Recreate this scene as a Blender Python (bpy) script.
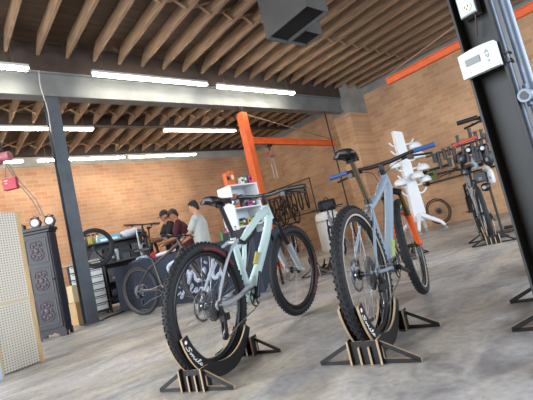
import bpy, math, random
from mathutils import Vector, Matrix, Euler
R = math.radians; PI = math.pi
random.seed(7)
for o in list(bpy.data.objects): bpy.data.objects.remove(o)
S = bpy.context.scene; COL = S.collection
# ------------------------------------------------------------------ camera
cam = bpy.data.cameras.new('camera'); co = bpy.data.objects.new('camera', cam); COL.objects.link(co); S.camera = co
roll, pitch, yaw = R(-13.15), R(5.57), R(41.2)
F = Vector((math.sin(yaw)*math.cos(pitch), math.cos(yaw)*math.cos(pitch), math.sin(pitch)))
rt = Vector((math.cos(yaw), -math.sin(yaw), 0)); up = rt.cross(F)
Xr = rt*math.cos(roll)+up*math.sin(roll); Up = -rt*math.sin(roll)+up*math.cos(roll)
co.matrix_world = Matrix(((Xr.x, Up.x, -F.x, 0), (Xr.y, Up.y, -F.y, 0), (Xr.z, Up.z, -F.z, 0.68), (0, 0, 0, 1)))
cam.sensor_width = 36; cam.lens = 402.8/533*36; cam.clip_start = .02
# ------------------------------------------------------------------ world, daylight, exposure
W = bpy.data.worlds.new('world'); S.world = W; W.use_nodes = True
bg = W.node_tree.nodes['Background']; bg.inputs[0].default_value = (.62, .76, 1, 1); bg.inputs[1].default_value = 0.7
def area(name, loc, rot, sx, sy, e, c):
    l = bpy.data.lights.new(name, 'AREA'); l.shape = 'RECTANGLE'; l.size = sx; l.size_y = sy; l.energy = e; l.color = c
    o = bpy.data.objects.new(name, l); COL.objects.link(o); o.location = loc; o.rotation_euler = rot; return o
area('daylight_from_open_roller_door', (5.0, -3.9, 2.1), (R(52), 0, 0), 9.0, 2.8, 620, (.78, .88, 1))
area('daylight_from_side_door', (-3.9, 4.5, 2.0), (R(68), 0, R(-90)), 7.0, 2.8, 560, (.86, .92, 1))
VS = S.view_settings; VS.view_transform = 'Standard'; VS.look = 'None'; VS.gamma = 1; VS.use_curve_mapping = False; VS.exposure = 0.52
LAMP = 36.0
# ------------------------------------------------------------------ materials
def lin(h):
    h = h.lstrip('#'); v = [int(h[i:i+2], 16)/255 for i in (0, 2, 4)]
    return tuple((x/12.92 if x < .04045 else ((x+.055)/1.055)**2.4) for x in v)+(1,)
MT = {}
def mat(name, col, rough=.5, metal=0, var=0, scale=20, emit=0, stretch=None, bump=0, spec=None):
    if name in MT: return MT[name]
    m = bpy.data.materials.new(name); m.use_nodes = True; MT[name] = m
    N = m.node_tree.nodes; L = m.node_tree.links; b = N['Principled BSDF']
    c = lin(col); b.inputs['Base Color'].default_value = c; b.inputs['Roughness'].default_value = rough; b.inputs['Metallic'].default_value = metal
    if spec is not None: b.inputs['Specular IOR Level'].default_value = spec
    if var or bump:
        tc = N.new('ShaderNodeTexCoord'); mp = N.new('ShaderNodeMapping'); nz = N.new('ShaderNodeTexNoise')
        L.new(tc.outputs['Object'], mp.inputs[0]); L.new(mp.outputs[0], nz.inputs['Vector']); nz.inputs['Scale'].default_value = scale; nz.inputs['Detail'].default_value = 6
        if stretch: mp.inputs['Scale'].default_value = stretch
        if var:
            r = N.new('ShaderNodeValToRGB'); L.new(nz.outputs['Fac'], r.inputs[0]); L.new(r.outputs[0], b.inputs['Base Color'])
            r.color_ramp.elements[0].position = .3; r.color_ramp.elements[1].position = .7
            r.color_ramp.elements[0].color = tuple(x*(1-var) for x in c[:3])+(1,)
            r.color_ramp.elements[1].color = tuple(min(1, x*(1+var)) for x in c[:3])+(1,)
        if bump:
            bp = N.new('ShaderNodeBump'); bp.inputs['Strength'].default_value = bump; L.new(nz.outputs['Fac'], bp.inputs['Height']); L.new(bp.outputs[0], b.inputs['Normal'])
    if emit:
        b.inputs['Emission Color'].default_value = c; b.inputs['Emission Strength'].default_value = emit
    return m
def brick(name, axis, c1, c2, mortar, bw=.36, bh=.125):
    m = bpy.data.materials.new(name); m.use_nodes = True; N = m.node_tree.nodes; L = m.node_tree.links; b = N['Principled BSDF']
    tc = N.new('ShaderNodeTexCoord'); sp = N.new('ShaderNodeSeparateXYZ'); cb = N.new('ShaderNodeCombineXYZ'); L.new(tc.outputs['Object'], sp.inputs[0])
    L.new(sp.outputs[axis], cb.inputs[0]); L.new(sp.outputs['Z'], cb.inputs[1])
    t = N.new('ShaderNodeTexBrick'); L.new(cb.outputs[0], t.inputs['Vector']); t.inputs['Scale'].default_value = 1
    t.inputs['Brick Width'].default_value = bw; t.inputs['Row Height'].default_value = bh; t.inputs['Mortar Size'].default_value = .009; t.inputs['Mortar Smooth'].default_value = .3
    t.inputs['Color1'].default_value = lin(c1); t.inputs['Color2'].default_value = lin(c2); t.inputs['Mortar'].default_value = lin(mortar)
    nz = N.new('ShaderNodeTexNoise'); nz.inputs['Scale'].default_value = .9; nz.inputs['Detail'].default_value = 7; L.new(tc.outputs['Object'], nz.inputs['Vector'])
    rp = N.new('ShaderNodeValToRGB'); L.new(nz.outputs['Fac'], rp.inputs[0]); rp.color_ramp.elements[0].position = .3; rp.color_ramp.elements[1].position = .72
    rp.color_ramp.elements[0].color = (.72, .70, .70, 1); rp.color_ramp.elements[1].color = (1.12, 1.1, 1.08, 1)
    mx = N.new('ShaderNodeMix'); mx.data_type = 'RGBA'; mx.blend_type = 'MULTIPLY'; mx.inputs[0].default_value = 1
    L.new(t.outputs['Color'], mx.inputs[6]); L.new(rp.outputs[0], mx.inputs[7]); L.new(mx.outputs[2], b.inputs['Base Color']); b.inputs['Roughness'].default_value = .85
    bp = N.new('ShaderNodeBump'); bp.inputs['Strength'].default_value = .35; bp.invert = True; L.new(t.outputs['Fac'], bp.inputs['Height']); L.new(bp.outputs[0], b.inputs['Normal'])
    return m
def concrete():
    m = bpy.data.materials.new('concrete_floor'); m.use_nodes = True; N = m.node_tree.nodes; L = m.node_tree.links; b = N['Principled BSDF']
    tc = N.new('ShaderNodeTexCoord')
    def nz(s, d, st=(1, 1, 1), dist=0):
        mp = N.new('ShaderNodeMapping'); mp.inputs['Scale'].default_value = st; mp.inputs['Rotation'].default_value = (0, 0, R(25)); L.new(tc.outputs['Object'], mp.inputs[0])
        n = N.new('ShaderNodeTexNoise'); n.inputs['Scale'].default_value = s; n.inputs['Detail'].default_value = d; n.inputs['Distortion'].default_value = dist; L.new(mp.outputs[0], n.inputs['Vector']); return n
    def ramp(n, p0, c0, p1, c1):
        r = N.new('ShaderNodeValToRGB'); r.color_ramp.elements[0].position = p0; r.color_ramp.elements[0].color = c0; r.color_ramp.elements[1].position = p1; r.color_ramp.elements[1].color = c1
        L.new(n.outputs['Fac'], r.inputs[0]); return r
    a = ramp(nz(.55, 8, (1, 1.7, 1), .6), .33, lin('#96938f'), .66, lin('#c6c3bf'))
    w = ramp(nz(1.9, 10, (1, 1.8, 1), 1.6), .36, (.60, .595, .60, 1), .6, (1.06, 1.05, 1.02, 1))
    f = ramp(nz(26, 6), .32, (.78, .78, .78, 1), .68, (1.12, 1.12, 1.12, 1))
    s = ramp(nz(5, 10, (1, 1, 1), 2.4), .24, (.55, .54, .55, 1), .36, (1, 1, 1, 1))
    prev = a.outputs[0]
    for q in (w, f, s):
        mx = N.new('ShaderNodeMix'); mx.data_type = 'RGBA'; mx.blend_type = 'MULTIPLY'; mx.inputs[0].default_value = .9
        L.new(prev, mx.inputs[6]); L.new(q.outputs[0], mx.inputs[7]); prev = mx.outputs[2]
    tn = ramp(nz(.8, 6, (.7, 2.0, 1), 1.5), .38, (.98, 1.0, 1.05, 1), .62, (1.06, .99, .87, 1))
    mx = N.new('ShaderNodeMix'); mx.data_type = 'RGBA'; mx.blend_type = 'MULTIPLY'; mx.inputs[0].default_value = 1
    L.new(prev, mx.inputs[6]); L.new(tn.outputs[0], mx.inputs[7]); prev = mx.outputs[2]
    L.new(prev, b.inputs['Base Color'])
    rr = ramp(nz(1.3, 5), .3, (.34, .34, .34, 1), .7, (.62, .62, .62, 1)); L.new(rr.outputs[0], b.inputs['Roughness'])
    bp = N.new('ShaderNodeBump'); bp.inputs['Strength'].default_value = .08; L.new(f.outputs[0], bp.inputs['Height']); L.new(bp.outputs[0], b.inputs['Normal'])
    return m
def pegboard_mat():
    m = bpy.data.materials.new('pegboard_white'); m.use_nodes = True; N = m.node_tree.nodes; L = m.node_tree.links; b = N['Principled BSDF']
    tc = N.new('ShaderNodeTexCoord'); mp = N.new('ShaderNodeVectorMath'); mp.operation = 'SCALE'; mp.inputs['Scale'].default_value = 1/.0254; L.new(tc.outputs['Object'], mp.inputs[0])
    fr = N.new('ShaderNodeVectorMath'); fr.operation = 'FRACTION'; L.new(mp.outputs[0], fr.inputs[0])
    sb = N.new('ShaderNodeVectorMath'); sb.operation = 'SUBTRACT'; sb.inputs[1].default_value = (.5, .5, .5); L.new(fr.outputs[0], sb.inputs[0])
    ml = N.new('ShaderNodeVectorMath'); ml.operation = 'MULTIPLY'; ml.inputs[1].default_value = (1, 0, 1); L.new(sb.outputs[0], ml.inputs[0])
    ln = N.new('ShaderNodeVectorMath'); ln.operation = 'LENGTH'; L.new(ml.outputs[0], ln.inputs[0])
    r = N.new('ShaderNodeValToRGB'); L.new(ln.outputs['Value'], r.inputs[0])
    r.color_ramp.elements[0].position = .17; r.color_ramp.elements[0].color = lin('#4a4038'); r.color_ramp.elements[1].position = .23; r.color_ramp.elements[1].color = lin('#d6cfbf')
    L.new(r.outputs[0], b.inputs['Base Color']); b.inputs['Roughness'].default_value = .5
    return m
black = mat('black_metal', '#17171a', .42)
rubber = mat('tyre_rubber', '#1d1e20', .75)
rimm = mat('black_rim', '#141416', .35)
steel = mat('brushed_steel', '#a8abae', .3, 1)
darksteel = mat('dark_steel', '#3a3b3e', .35, .9)
mint = mat('mint_paint', '#b9cfca', .3)
silver = mat('silver_grey_paint', '#a9b0b4', .35, .2)
bluep = mat('slate_blue_paint', '#828f9b', .3)
bluegrip = mat('blue_grip_rubber', '#2c5188', .6)
orangep = mat('orange_fork_paint', '#e2602a', .4)
gold = mat('bronze_stanchion', '#6b5634', .3, .7)
redp = mat('red_decal', '#5f2624', .6)
ply = mat('plywood_edge', '#ab9474', .6)
white = mat('white_paint', '#e6e8e8', .45)
craneo = mat('crane_orange_paint', '#d9602a', .5, var=.12, scale=4)
timber = mat('joist_timber', '#84694f', .8, var=.35, scale=3, stretch=(6, .6, 6))
deck = mat('ceiling_boards', '#483729', .85, var=.4, scale=3, stretch=(.6, 6, 1))
gtim = mat('dark_timber', '#3c3029', .85, var=.3, scale=5)
# ------------------------------------------------------------------ mesh helpers
class MB:
    def __init__(s): s.v = []; s.f = []; s.mi = []; s.sm = []
    def add(s, vs, fs, mi=0, smooth=True):
        n = len(s.v); s.v += [Vector(v) for v in vs]
        for f in fs: s.f.append([n+i for i in f]); s.mi.append(mi); s.sm.append(smooth)
        return s
    def box(s, c, d, rz=0, mi=0, M=None):
        hx, hy, hz = d[0]/2, d[1]/2, d[2]/2
        vs = [Vector((x*hx, y*hy, z*hz)) for x in (-1, 1) for y in (-1, 1) for z in (-1, 1)]
        if M is None: M = Matrix.Rotation(rz, 3, 'Z')
        c = Vector(c); vs = [M @ v + c for v in vs]
        return s.add(vs, [(0, 1, 3, 2), (4, 6, 7, 5), (0, 4, 5, 1), (2, 3, 7, 6), (0, 2, 6, 4), (1, 5, 7, 3)], mi, False)
    def bar(s, a, b, w, h, upv=(0, 0, 1), mi=0):
        a = Vector(a); b = Vector(b); d = b-a; L = d.length; d.normalize(); u = Vector(upv); x = d.cross(u)
        if x.length < 1e-4: x = d.cross(Vector((1, 0, 0)))
        x.normalize(); u = x.cross(d)
        M = Matrix((d, x, u)).transposed(); return s.box((a+b)/2, (L, w, h), M=M, mi=mi)
    def tube(s, pts, rad, n=10, mi=0, caps=True, sq=1.0, smooth=True):
        pts = [Vector(p) for p in pts]
        if not isinstance(rad, (list, tuple)): rad = [rad]*len(pts)
        ref = None; rings = []
        for i, p in enumerate(pts):
            t = (pts[min(i+1, len(pts)-1)]-pts[max(i-1, 0)]).normalized()
            if ref is None:
                ref = Vector((0, 1, 0)) if abs(t.y) < .9 else Vector((0, 0, 1))
            ref = (ref-t*ref.dot(t)).normalized(); b = t.cross(ref)
            rings.append([p+(ref*math.cos(2*PI*k/n)*sq+b*math.sin(2*PI*k/n))*rad[i] for k in range(n)])
        vs = [v for r in rings for v in r]; fs = []
        for i in range(len(pts)-1):
            for k in range(n): fs.append((i*n+k, i*n+(k+1) % n, (i+1)*n+(k+1) % n, (i+1)*n+k))
        s.add(vs, fs, mi, smooth)
        if caps:
            m = (len(pts)-1)*n
            s.add(rings[0], [tuple(range(n))[::-1]], mi, False); s.add(rings[-1], [tuple(range(n))], mi, False)
        return s
    def cyl(s, a, b, r, r2=None, n=16, mi=0): return s.tube([a, b], [r, r if r2 is None else r2], n, mi)
    def torus(s, c, ax, Rr, r, n=48, m=10, mi=0, a0=0, a1=2*PI, sz=1.0):
        c = Vector(c); ax = Vector(ax).normalized(); x = ax.cross(Vector((0, 0, 1)))
        if x.length < 1e-3: x = Vector((1, 0, 0))
        x.normalize(); y = ax.cross(x); full = abs(a1-a0-2*PI) < 1e-6; vs = []; fs = []
        k = n if full else n+1
        for i in range(k):
            a = a0+(a1-a0)*i/n; d = x*math.cos(a)+y*math.sin(a)
            for j in range(m):
                b = 2*PI*j/m; vs.append(c+d*(Rr+r*math.cos(b))+ax*r*sz*math.sin(b))
        for i in range(n):
            for j in range(m):
                i2 = (i+1) % k; fs.append((i*m+j, i2*m+j, i2*m+(j+1) % m, i*m+(j+1) % m))
        return s.add(vs, fs, mi, True)
    def lathe(s, prof, c=(0, 0, 0), n=24, M=None, mi=0, smooth=True):
        c = Vector(c); M = M or Matrix.Identity(3); vs = []; fs = []
        for r, z in prof:
            for k in range(n): a = 2*PI*k/n; vs.append(M @ Vector((r*math.cos(a), r*math.sin(a), z))+c)
        for i in range(len(prof)-1):
            for k in range(n): fs.append((i*n+k, i*n+(k+1) % n, (i+1)*n+(k+1) % n, (i+1)*n+k))
        fs.append(tuple(range(n))[::-1]); fs.append(tuple((len(prof)-1)*n+k for k in range(n)))
        return s.add(vs, fs, mi, smooth)
    def prism(s, poly, f3, e, mi=0, side=None, smooth=False):
        # poly: 2D points; f3 maps (u,v) to 3D; e: extrusion vector
        n = len(poly); a = [Vector(f3(*p)) for p in poly]; e = Vector(e); b = [p+e for p in a]
        s.add(a+b, [tuple(range(n))[::-1], tuple(range(n, 2*n))], mi, False)
        return s.add(a+b, [(i, (i+1) % n, n+(i+1) % n, n+i) for i in range(n)], mi if side is None else side, smooth)
    def ell(s, c, r, n=16, m=10, M=None, mi=0):
        c = Vector(c); M = M or Matrix.Identity(3); vs = []; fs = []
        for i in range(m+1):
            t = PI*i/m
            for k in range(n):
                a = 2*PI*k/n; vs.append(M @ Vector((r[0]*math.sin(t)*math.cos(a), r[1]*math.sin(t)*math.sin(a), r[2]*math.cos(t)))+c)
        for i in range(m):
            for k in range(n): fs.append((i*n+k, (i+1)*n+k, (i+1)*n+(k+1) % n, i*n+(k+1) % n))
        return s.add(vs, fs, mi, True)
    def map(s, fn): s.v = [Vector(fn(v)) for v in s.v]; return s
    def mesh(s, name, ms):
        me = bpy.data.meshes.new(name); me.from_pydata([tuple(v) for v in s.v], [], s.f)
        for m in (ms if isinstance(ms, (list, tuple)) else [ms]): me.materials.append(m)
        me.polygons.foreach_set('material_index', s.mi); me.polygons.foreach_set('use_smooth', s.sm); me.validate(); me.update(); return me
    def build(s, name, ms, parent=None, bevel=0):
        o = bpy.data.objects.new(name, s.mesh(name, ms)); COL.objects.link(o)
        if parent: o.parent = parent
        if bevel:
            b = o.modifiers.new('b', 'BEVEL'); b.width = bevel; b.segments = 2; b.limit_method = 'ANGLE'
        return o
def tag(o, label=None, cat=None, group=None, kind=None):
    for k, v in (('label', label), ('category', cat), ('group', group), ('kind', kind)):
        if v: o[k] = v
    return o
def empty(name, loc, rz=0, label=None, cat=None, group=None):
    o = bpy.data.objects.new(name, None); COL.objects.link(o); o.empty_display_size = .1; o.location = loc; o.rotation_euler = (0, 0, rz); return tag(o, label, cat, group)
def dup(o, loc=None, rz=None, label=None, group=None, parent=None):
    c = o.copy(); COL.objects.link(c); c.parent = parent
    if loc is not None: c.location = loc
    if rz is not None: c.rotation_euler = (0, 0, rz)
    if label: c['label'] = label
    if group: c['group'] = group
    for ch in [q for q in bpy.data.objects if q.parent == o]: dup(ch, parent=c)
    return c
def struct(o): return tag(o, kind='structure')
def cat(pts, k=6):
    pts = [Vector(p) for p in pts]; out = []
    P_ = [pts[0]*2-pts[1]]+pts+[pts[-1]*2-pts[-2]]
    for i in range(1, len(P_)-2):
        a, b, c, d = P_[i-1:i+3]
        for j in range(k):
            t = j/k; out.append(.5*((2*b)+(c-a)*t+(2*a-5*b+4*c-d)*t*t+(3*b-a-3*c+d)*t**3))
    out.append(pts[-1]); return out
# ------------------------------------------------------------------ room shell
X0, X1, Y0, Y1, ZC = -4.0, 11.2, -4.0, 13.2, 4.94
struct(MB().box(((X0+X1)/2, (Y0+Y1)/2, -.05), (X1-X0+.4, Y1-Y0+.4, .1)).build('floor', concrete()))
struct(MB().box(((X0+X1)/2, (Y0+Y1)/2, ZC+.04), (X1-X0+.4, Y1-Y0+.4, .08)).build('ceiling', deck))
bk = brick('brick_back', 'X', '#cd9f79', '#c08d67', '#c6af97'); br = brick('brick_right', 'Y', '#d4ac86', '#c3966f', '#cbb394')
band = mat('grey_plaster_band', '#a9a69c', .85, var=.15, scale=2)
bandr = mat('stained_concrete_band', '#8b8881', .85, var=.25, scale=2)
struct(MB().box(((X0+X1)/2, Y1+.1, 2.2), (X1-X0+.4, .2, 4.4)).build('wall_back', bk))
struct(MB().box(((X0+X1)/2, Y1+.08, 4.67), (X1-X0+.4, .24, .54)).build('trim_1', band))
struct(MB().box((X1+.1, (Y0+Y1)/2, 2.25), (.2, Y1-Y0, 4.5)).build('wall_right', br))
struct(MB().box((X1+.08, (Y0+Y1)/2, 4.72), (.24, Y1-Y0, .44)).build('trim_2', bandr))
# left wall with an open side door, front wall with an open roller door
w = MB(); w.box((X0-.1, -1.5, 2.47), (.2, 5, 4.94)); w.box((X0-.1, 10.7, 2.47), (.2, 5.2, 4.94)); w.box((X0-.1, 4.55, 4.2), (.2, 7.1, 1.48)); struct(w.build('wall_left', br))
w = MB(); w.box((-2, Y0-.1, 2.47), (4.2, .2, 4.94)); w.box((10.4, Y0-.1, 2.47), (1.8, .2, 4.94)); w.box((4.8, Y0-.1, 4.3), (9.6, .2, 1.28)); struct(w.build('wall_front', bk))
# brick pier that carries the beam end
pr = MB(); pr.box((10.72, 7.35, 1.95), (.96, .62, 3.9)); struct(pr.build('wall_pier', brick('brick_pier', 'Y', '#d4ac86', '#c3966f', '#cbb394')))
pc = MB(); pc.box((10.70, 7.35, 4.41), (1.0, .66, 1.02)); struct(pc.build('trim_3', bandr))
# steel beam
grey = mat('painted_grey_steel', '#6e7170', .5, .1, var=.18, scale=3)
cgrey = mat('column_grey_paint', '#474e55', .5, .1, var=.2, scale=5)
b = MB(); bx0, bx1 = -3.9, 10.2
b.box(((bx0+bx1)/2, 7.3, 3.975), (bx1-bx0, .24, .03)); b.box(((bx0+bx1)/2, 7.3, 4.405), (bx1-bx0, .24, .03)); b.box(((bx0+bx1)/2, 7.3, 4.19), (bx1-bx0, .12, .41))
tag(b.build('steel_beam', grey, bevel=.004), 'long grey painted steel beam spanning the ceiling above the grey column', 'beam')
b = MB(); b.box(((bx0+bx1)/2, 7.3, 4.67), (bx1-bx0, .26, .5))
tag(b.build('timber_nailer', gtim), 'dark timber plate lying on top of the grey steel beam', 'timber')
for yy, nm in ((10.5, 'dark timber girder under the roof in the middle of the rear bays'), (12.98, 'dark timber girder under the roof right against the back wall')):
    tag(MB().box(((X0+X1)/2, yy, 4.8), (X1-X0-.02, .2, .27)).build('timber_girder', gtim), nm, 'girder')
# joists
def joist_mesh(y0, y1):
    m = MB(); w_ = .044
    # profile in (y,z): the end by the girder is cut on a taper
    poly = [(y0, 0), (y1, 0), (y1, .03), (y1-.10, .12), (y1-.22, .2), (y1-.3, .25), (y0, .25)]
    m.prism(poly, lambda u, v: (-w_/2, u, v), (w_, 0, 0)); return m
def bridging(y):
    m = MB(); m.bar((.024, y, .03), (.452, y, .23), .03, .04, (0, 1, 0)); m.bar((.024, y+.05, .23), (.452, y+.05, .03), .03, .04, (0, 1, 0)); return m
SP = .476
for bay, (ya, yb, ybr, lab) in enumerate((( -3.95, 7.15, 5.1, 'in front of the grey steel beam'), (7.46, 10.38, 9.75, 'just behind the grey steel beam'), (10.62, 12.87, 12.3, 'nearest the back wall'))):
    jm = joist_mesh(ya, yb).mesh('ceiling_joist', timber); bm_ = bridging(ybr).mesh('bridging', timber); bm2 = bridging(1.2).mesh('bridging', timber)
    for i in range(-11, 21):
        x = 1.41+i*SP
        if not (X0+.1 < x < X1-.1): continue
        o = bpy.data.objects.new('ceiling_joist', jm); COL.objects.link(o); o.location = (x, 0, 4.685)
        tag(o, 'tan timber ceiling joist of the row '+lab, 'joist', 'ceiling joists '+lab)
        if x+SP < X1-.05:
            c = bpy.data.objects.new('bridging', bm_); COL.objects.link(c); c.parent = o
# fluorescent lamps
lampw = mat('lamp_tube_glow', '#fff8ea', .4, emit=LAMP); lhous = mat('lamp_housing', '#c9c9c4', .5)
def lamp_proto():
    t = empty('fluorescent_lamp', (0, 0, 0))
    m = MB(); m.box((0, 0, .045), (2.44, .09, .05)); m.box((0, 0, .022), (2.46, .05, .03)); m.build('housing', lhous, t, bevel=.004)
    for s in (-1, 1): MB().cyl((-1.2, s*.03, -.005), (1.2, s*.03, -.005), .017, n=10).build('tube', lampw, t)
    for s in (-1, 1): MB().cyl((s*1.0, 0, .06), (s*1.0, 0, .72), .003, n=6).build('hanging_wire', steel, t)
    return t
L0 = lamp_proto(); first = True
for (x, y, z, lab) in ((.42, 6.85, 4.25, 'leftmost of the lamps hung in front of the grey steel beam'), (3.86, 6.85, 4.27, 'middle lamp hung in front of the grey steel beam'), (6.56, 6.85, 4.25, 'rightmost of the lamps hung in front of the grey steel beam'),
                       (2.2, 9.45, 4.2, 'lamp behind the beam, crossing the grey column'), (6.5, 9.5, 4.2, 'lamp behind the beam, left of the orange crane post'),
                       (3.87, 11.9, 4.2, 'left lamp of the row nearest the back wall, right of the column'), (6.45, 11.9, 4.2, 'right lamp of the row nearest the back wall'), (1.1, 11.9, 4.2, 'lamp nearest the back wall at the far left edge')):
    g = 'fluorescent lamps under the joists'
    if first: o = L0; o.location = (x, y, z); o['category'] = 'lamp'; o['group'] = g; o['label'] = 'twin tube fluorescent '+lab; first = False
    else: dup(L0, (x, y, z), 0, 'twin tube fluorescent '+lab, g)
# grey column
c = MB(); cx, cy = 2.0, 7.3
for s in (-1, 1): c.box((cx, cy+s*.09, 1.98), (.2, .016, 3.955))
c.box((cx, cy, 1.98), (.014, .17, 3.955))
col = empty('steel_column', (0, 0, 0), 0, 'grey painted steel column on the left holding up the long beam', 'column')
c.build('shaft', cgrey, col); MB().box((cx, cy, .011), (.3, .3, .02)).build('base_plate', cgrey, col)
tag(MB().tube(cat([(1.86, 7.16, 4.4), (1.84, 7.15, 4.1), (1.89, 7.17, 3.7), (1.875, 7.165, 3.3)]), .007, 6).build('dangling_cord', mat('cord_white', '#b9b5aa', .6)), 'thin pale cord hanging down beside the top of the grey column', 'cord')
tag(MB().cyl((9.3, 7.22, 0), (9.3, 7.22, 3.96), .022, n=10).build('conduit_pole', black), 'thin black vertical pole from beam end down to the floor', 'pole')
# near black column with thermostat, outlet and pipes
NX, NL, NR = 1.6, .552, .425
dk = mat('black_column_paint', '#1b1c1a', .5, .1, var=.35, scale=9)
col = empty('steel_column', (NX+.065, (NL+NR)/2, 0), 0, 'black steel column close by at the right edge', 'column')
lo = Vector((NX+.065, (NL+NR)/2, 0))
c = MB()
for yy in (NL-.004, NR+.004): c.box(Vector((NX+.065, yy, 2.47))-lo, (.13, .009, 4.9))
c.box(Vector((NX+.07, (NL+NR)/2, 2.47))-lo, (.007, NL-NR-.012, 4.9)); c.build('shaft', dk, col, bevel=.001)
MB().box((0, 0, .008), (.22, .22, .014)).build('base_plate', dk, col)
def grip_loc(px, py, x):   # a point on the plane x = const seen at that photo pixel
    d = Xr*(px-266.5)-Up*(py-200)+F*402.8; t = x/d.x; return Vector((0, 0, .68))+d*t
tw = mat('thermostat_plastic', '#c6cbca', .4)
tc_ = grip_loc(481, 61.5, NX-.01)
t = empty('thermostat', tc_-Vector((.01, 0, 0)), 0, 'white thermostat with a small grey screen on the black column', 'thermostat')
fm = lambda u, v: (0, -u, v)
pl = []
for k in range(13): u = -.064+.128*k/12; pl.append((u, .045+.006*(1-(u/.064)**2)))
pl = [(.064, -.044), (-.064, -.044)][::1]+pl
MB().prism(pl, lambda u, v: (-.014, -u, v), (.026, 0, 0)).build('body', tw, t, bevel=.003)
MB().box((-.0155, .018, .008), (.004, .05, .024)).build('screen', mat('lcd_grey', '#5b6460', .3), t)
m = MB(); m.tube([(-.0155, -.032, .026), (-.0155, -.026, .016), (-.0155, -.038, .016), (-.0155, -.032, .026)], .0012, 5); m.tube([(-.0155, -.032, -.002), (-.0155, -.026, .008), (-.0155, -.038, .008), (-.0155, -.032, -.002)], .0012, 5); m.build('arrow_button', mat('button_grey', '#9aa0a0', .5), t)
m = MB(); m.cyl((-.0135, -.032, -.015), (-.017, -.032, -.015), .0035, n=10); m.cyl((-.0135, .034, -.03), (-.0155, .034, -.03), .0022, n=10); m.build('button', mat('button_grey', '#9aa0a0', .5), t)
oc = grip_loc(467, 3, NX+.02)
t = empty('wall_outlet', oc, 0, 'white double power outlet in a metal box high on the black column', 'outlet')
MB().box((.01, 0, 0), (.05, .062, .105)).build('box', mat('galvanised_box', '#8f918d', .45, .6), t, bevel=.003)
MB().box((-.017, 0, 0), (.004, .056, .098)).build('cover_plate', tw, t, bevel=.002)
for s in (-1, 1):
    k = MB().cyl((-.018, 0, s*.023), (-.022, 0, s*.023), .016, n=20).build('socket', mat('ivory', '#e4dfc8', .4), t)
    m = MB(); m.box((-.0225, .006, s*.023+.003), (.002, .0025, .008)); m.box((-.0225, -.006, s*.023+.003), (.002, .0025, .008)); m.cyl((-.0215, 0, s*.023-.007), (-.0235, 0, s*.023-.007), .0024, n=8); m.build('slot', black, k)
tag(MB().tube(cat([(NX+.04, .502, 1.45), (NX+.02, .478, 1.33), (NX+.03, .497, 1.24)]), .003, 6).build('wire', mat('brown_wire', '#4a3a34', .6)), 'thin brown wire running down the black column beside the outlet', 'wire')
gal = mat('galvanised_pipe', '#66717f', .45, .35, var=.15, scale=12)
pc = grip_loc(500, 30, NX+.01); py1 = grip_loc(498, 30, NX+.03).y; py2 = grip_loc(513, 30, NX+.05).y
p = empty('conduit_pipe', (NX+.03, py1, 0), 0, 'thin galvanised conduit strapped along the right flange of the black column', 'pipe')
MB().cyl((0, 0, 0.0), (0, 0, 4.9), .0125, n=16).build('pipe', gal, p)
ze = grip_loc(520, 98, NX+.03).z
m = MB(); m.box((.0, .002, 1.10), (.045, .035, .012)); m.box((0, .002, 1.13), (.045, .035, .006)); m.build('strap', darksteel, p)
p = empty('conduit_pipe', (NX+.05, py2, 0), 0, 'thicker galvanised pipe with a side outlet tee at the right edge', 'pipe')
MB().cyl((0, 0, 0), (0, 0, 4.9), .017, n=18).build('pipe', gal, p)
m = MB(); m.cyl((0, 0, ze-.035), (0, 0, ze+.04), .024, n=18); m.cyl((0, 0, ze), (-.062, .008, ze-.004), .019, n=18); m.cyl((-.045, .007, ze-.003), (-.062, .009, ze-.004), .023, n=18); m.build('tee_fitting', gal, p)
MB().cyl((-.0615, .009, ze-.004), (-.0635, .009, ze-.004), .015, n=16).build('opening', black, p)
# ------------------------------------------------------------------ jib cranes
def jib(loc, rz, label, ah=.14, aw=.10):
    t = empty('jib_crane', loc, rz, label, 'crane')
    m = MB()
    m.box((0, 0, 1.90), (.19, .19, 3.78)); m.build('post', craneo, t, bevel=.01)
    MB().box((0, 0, .015), (.45, .45, .03)).build('base_plate', craneo, t)
    m = MB(); m.box((1.95, 0, 3.1+ah/2), (3.7, aw, .014)); m.box((1.95, 0, 3.1-ah/2), (3.7, aw, .014)); m.box((1.95, 0, 3.1), (3.7, .02, ah)); m.box((.12, 0, 3.1), (.08, .14, ah+.08)); m.build('arm', craneo, t)
    MB().tube([(.1, 0, 3.78), (3.7, 0, 3.22)], .014, 8).build('tie_rod', mat('tie_rod_rust', '#9a7a62', .5, .4), t)
    m = MB(); m.cyl((0, 0, 3.85), (0, 0, 3.955), .04, n=12); m.torus((0, -.02, 3.87), (1, 0, 0), .06, .012, 16, 8); m.build('pivot', darksteel, t)
    return t
j = jib((6.15, 7.2, 0), R(6), 'orange jib crane post and arm behind the mint bicycle')
h = empty('chain_hoist', (6.85, 7.28, 3.03), 0, 'small chain hoist hanging from the arm of the orange jib crane', 'hoist')
m = MB(); m.box((0, 0, -.05), (.16, .12, .05)); m.tube([(0, 0, -.05), (0, 0, -.2)], .02, 8); m.build('trolley', darksteel, h)
m = MB(); m.cyl((-.05, 0, -.27), (.07, 0, -.27), .085, n=18); m.build('housing', mat('hoist_red', '#8e5750', .5), h)
for dx in (-.04, .05): MB().tube([(dx, 0, -.3), (dx*1.2, 0, -.9)], .009, 6).build('chain', steel, h)
jib((7.05, .05, 0), R(90), 'second orange jib crane whose arm reaches in from behind the black column', .11, .09)
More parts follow.
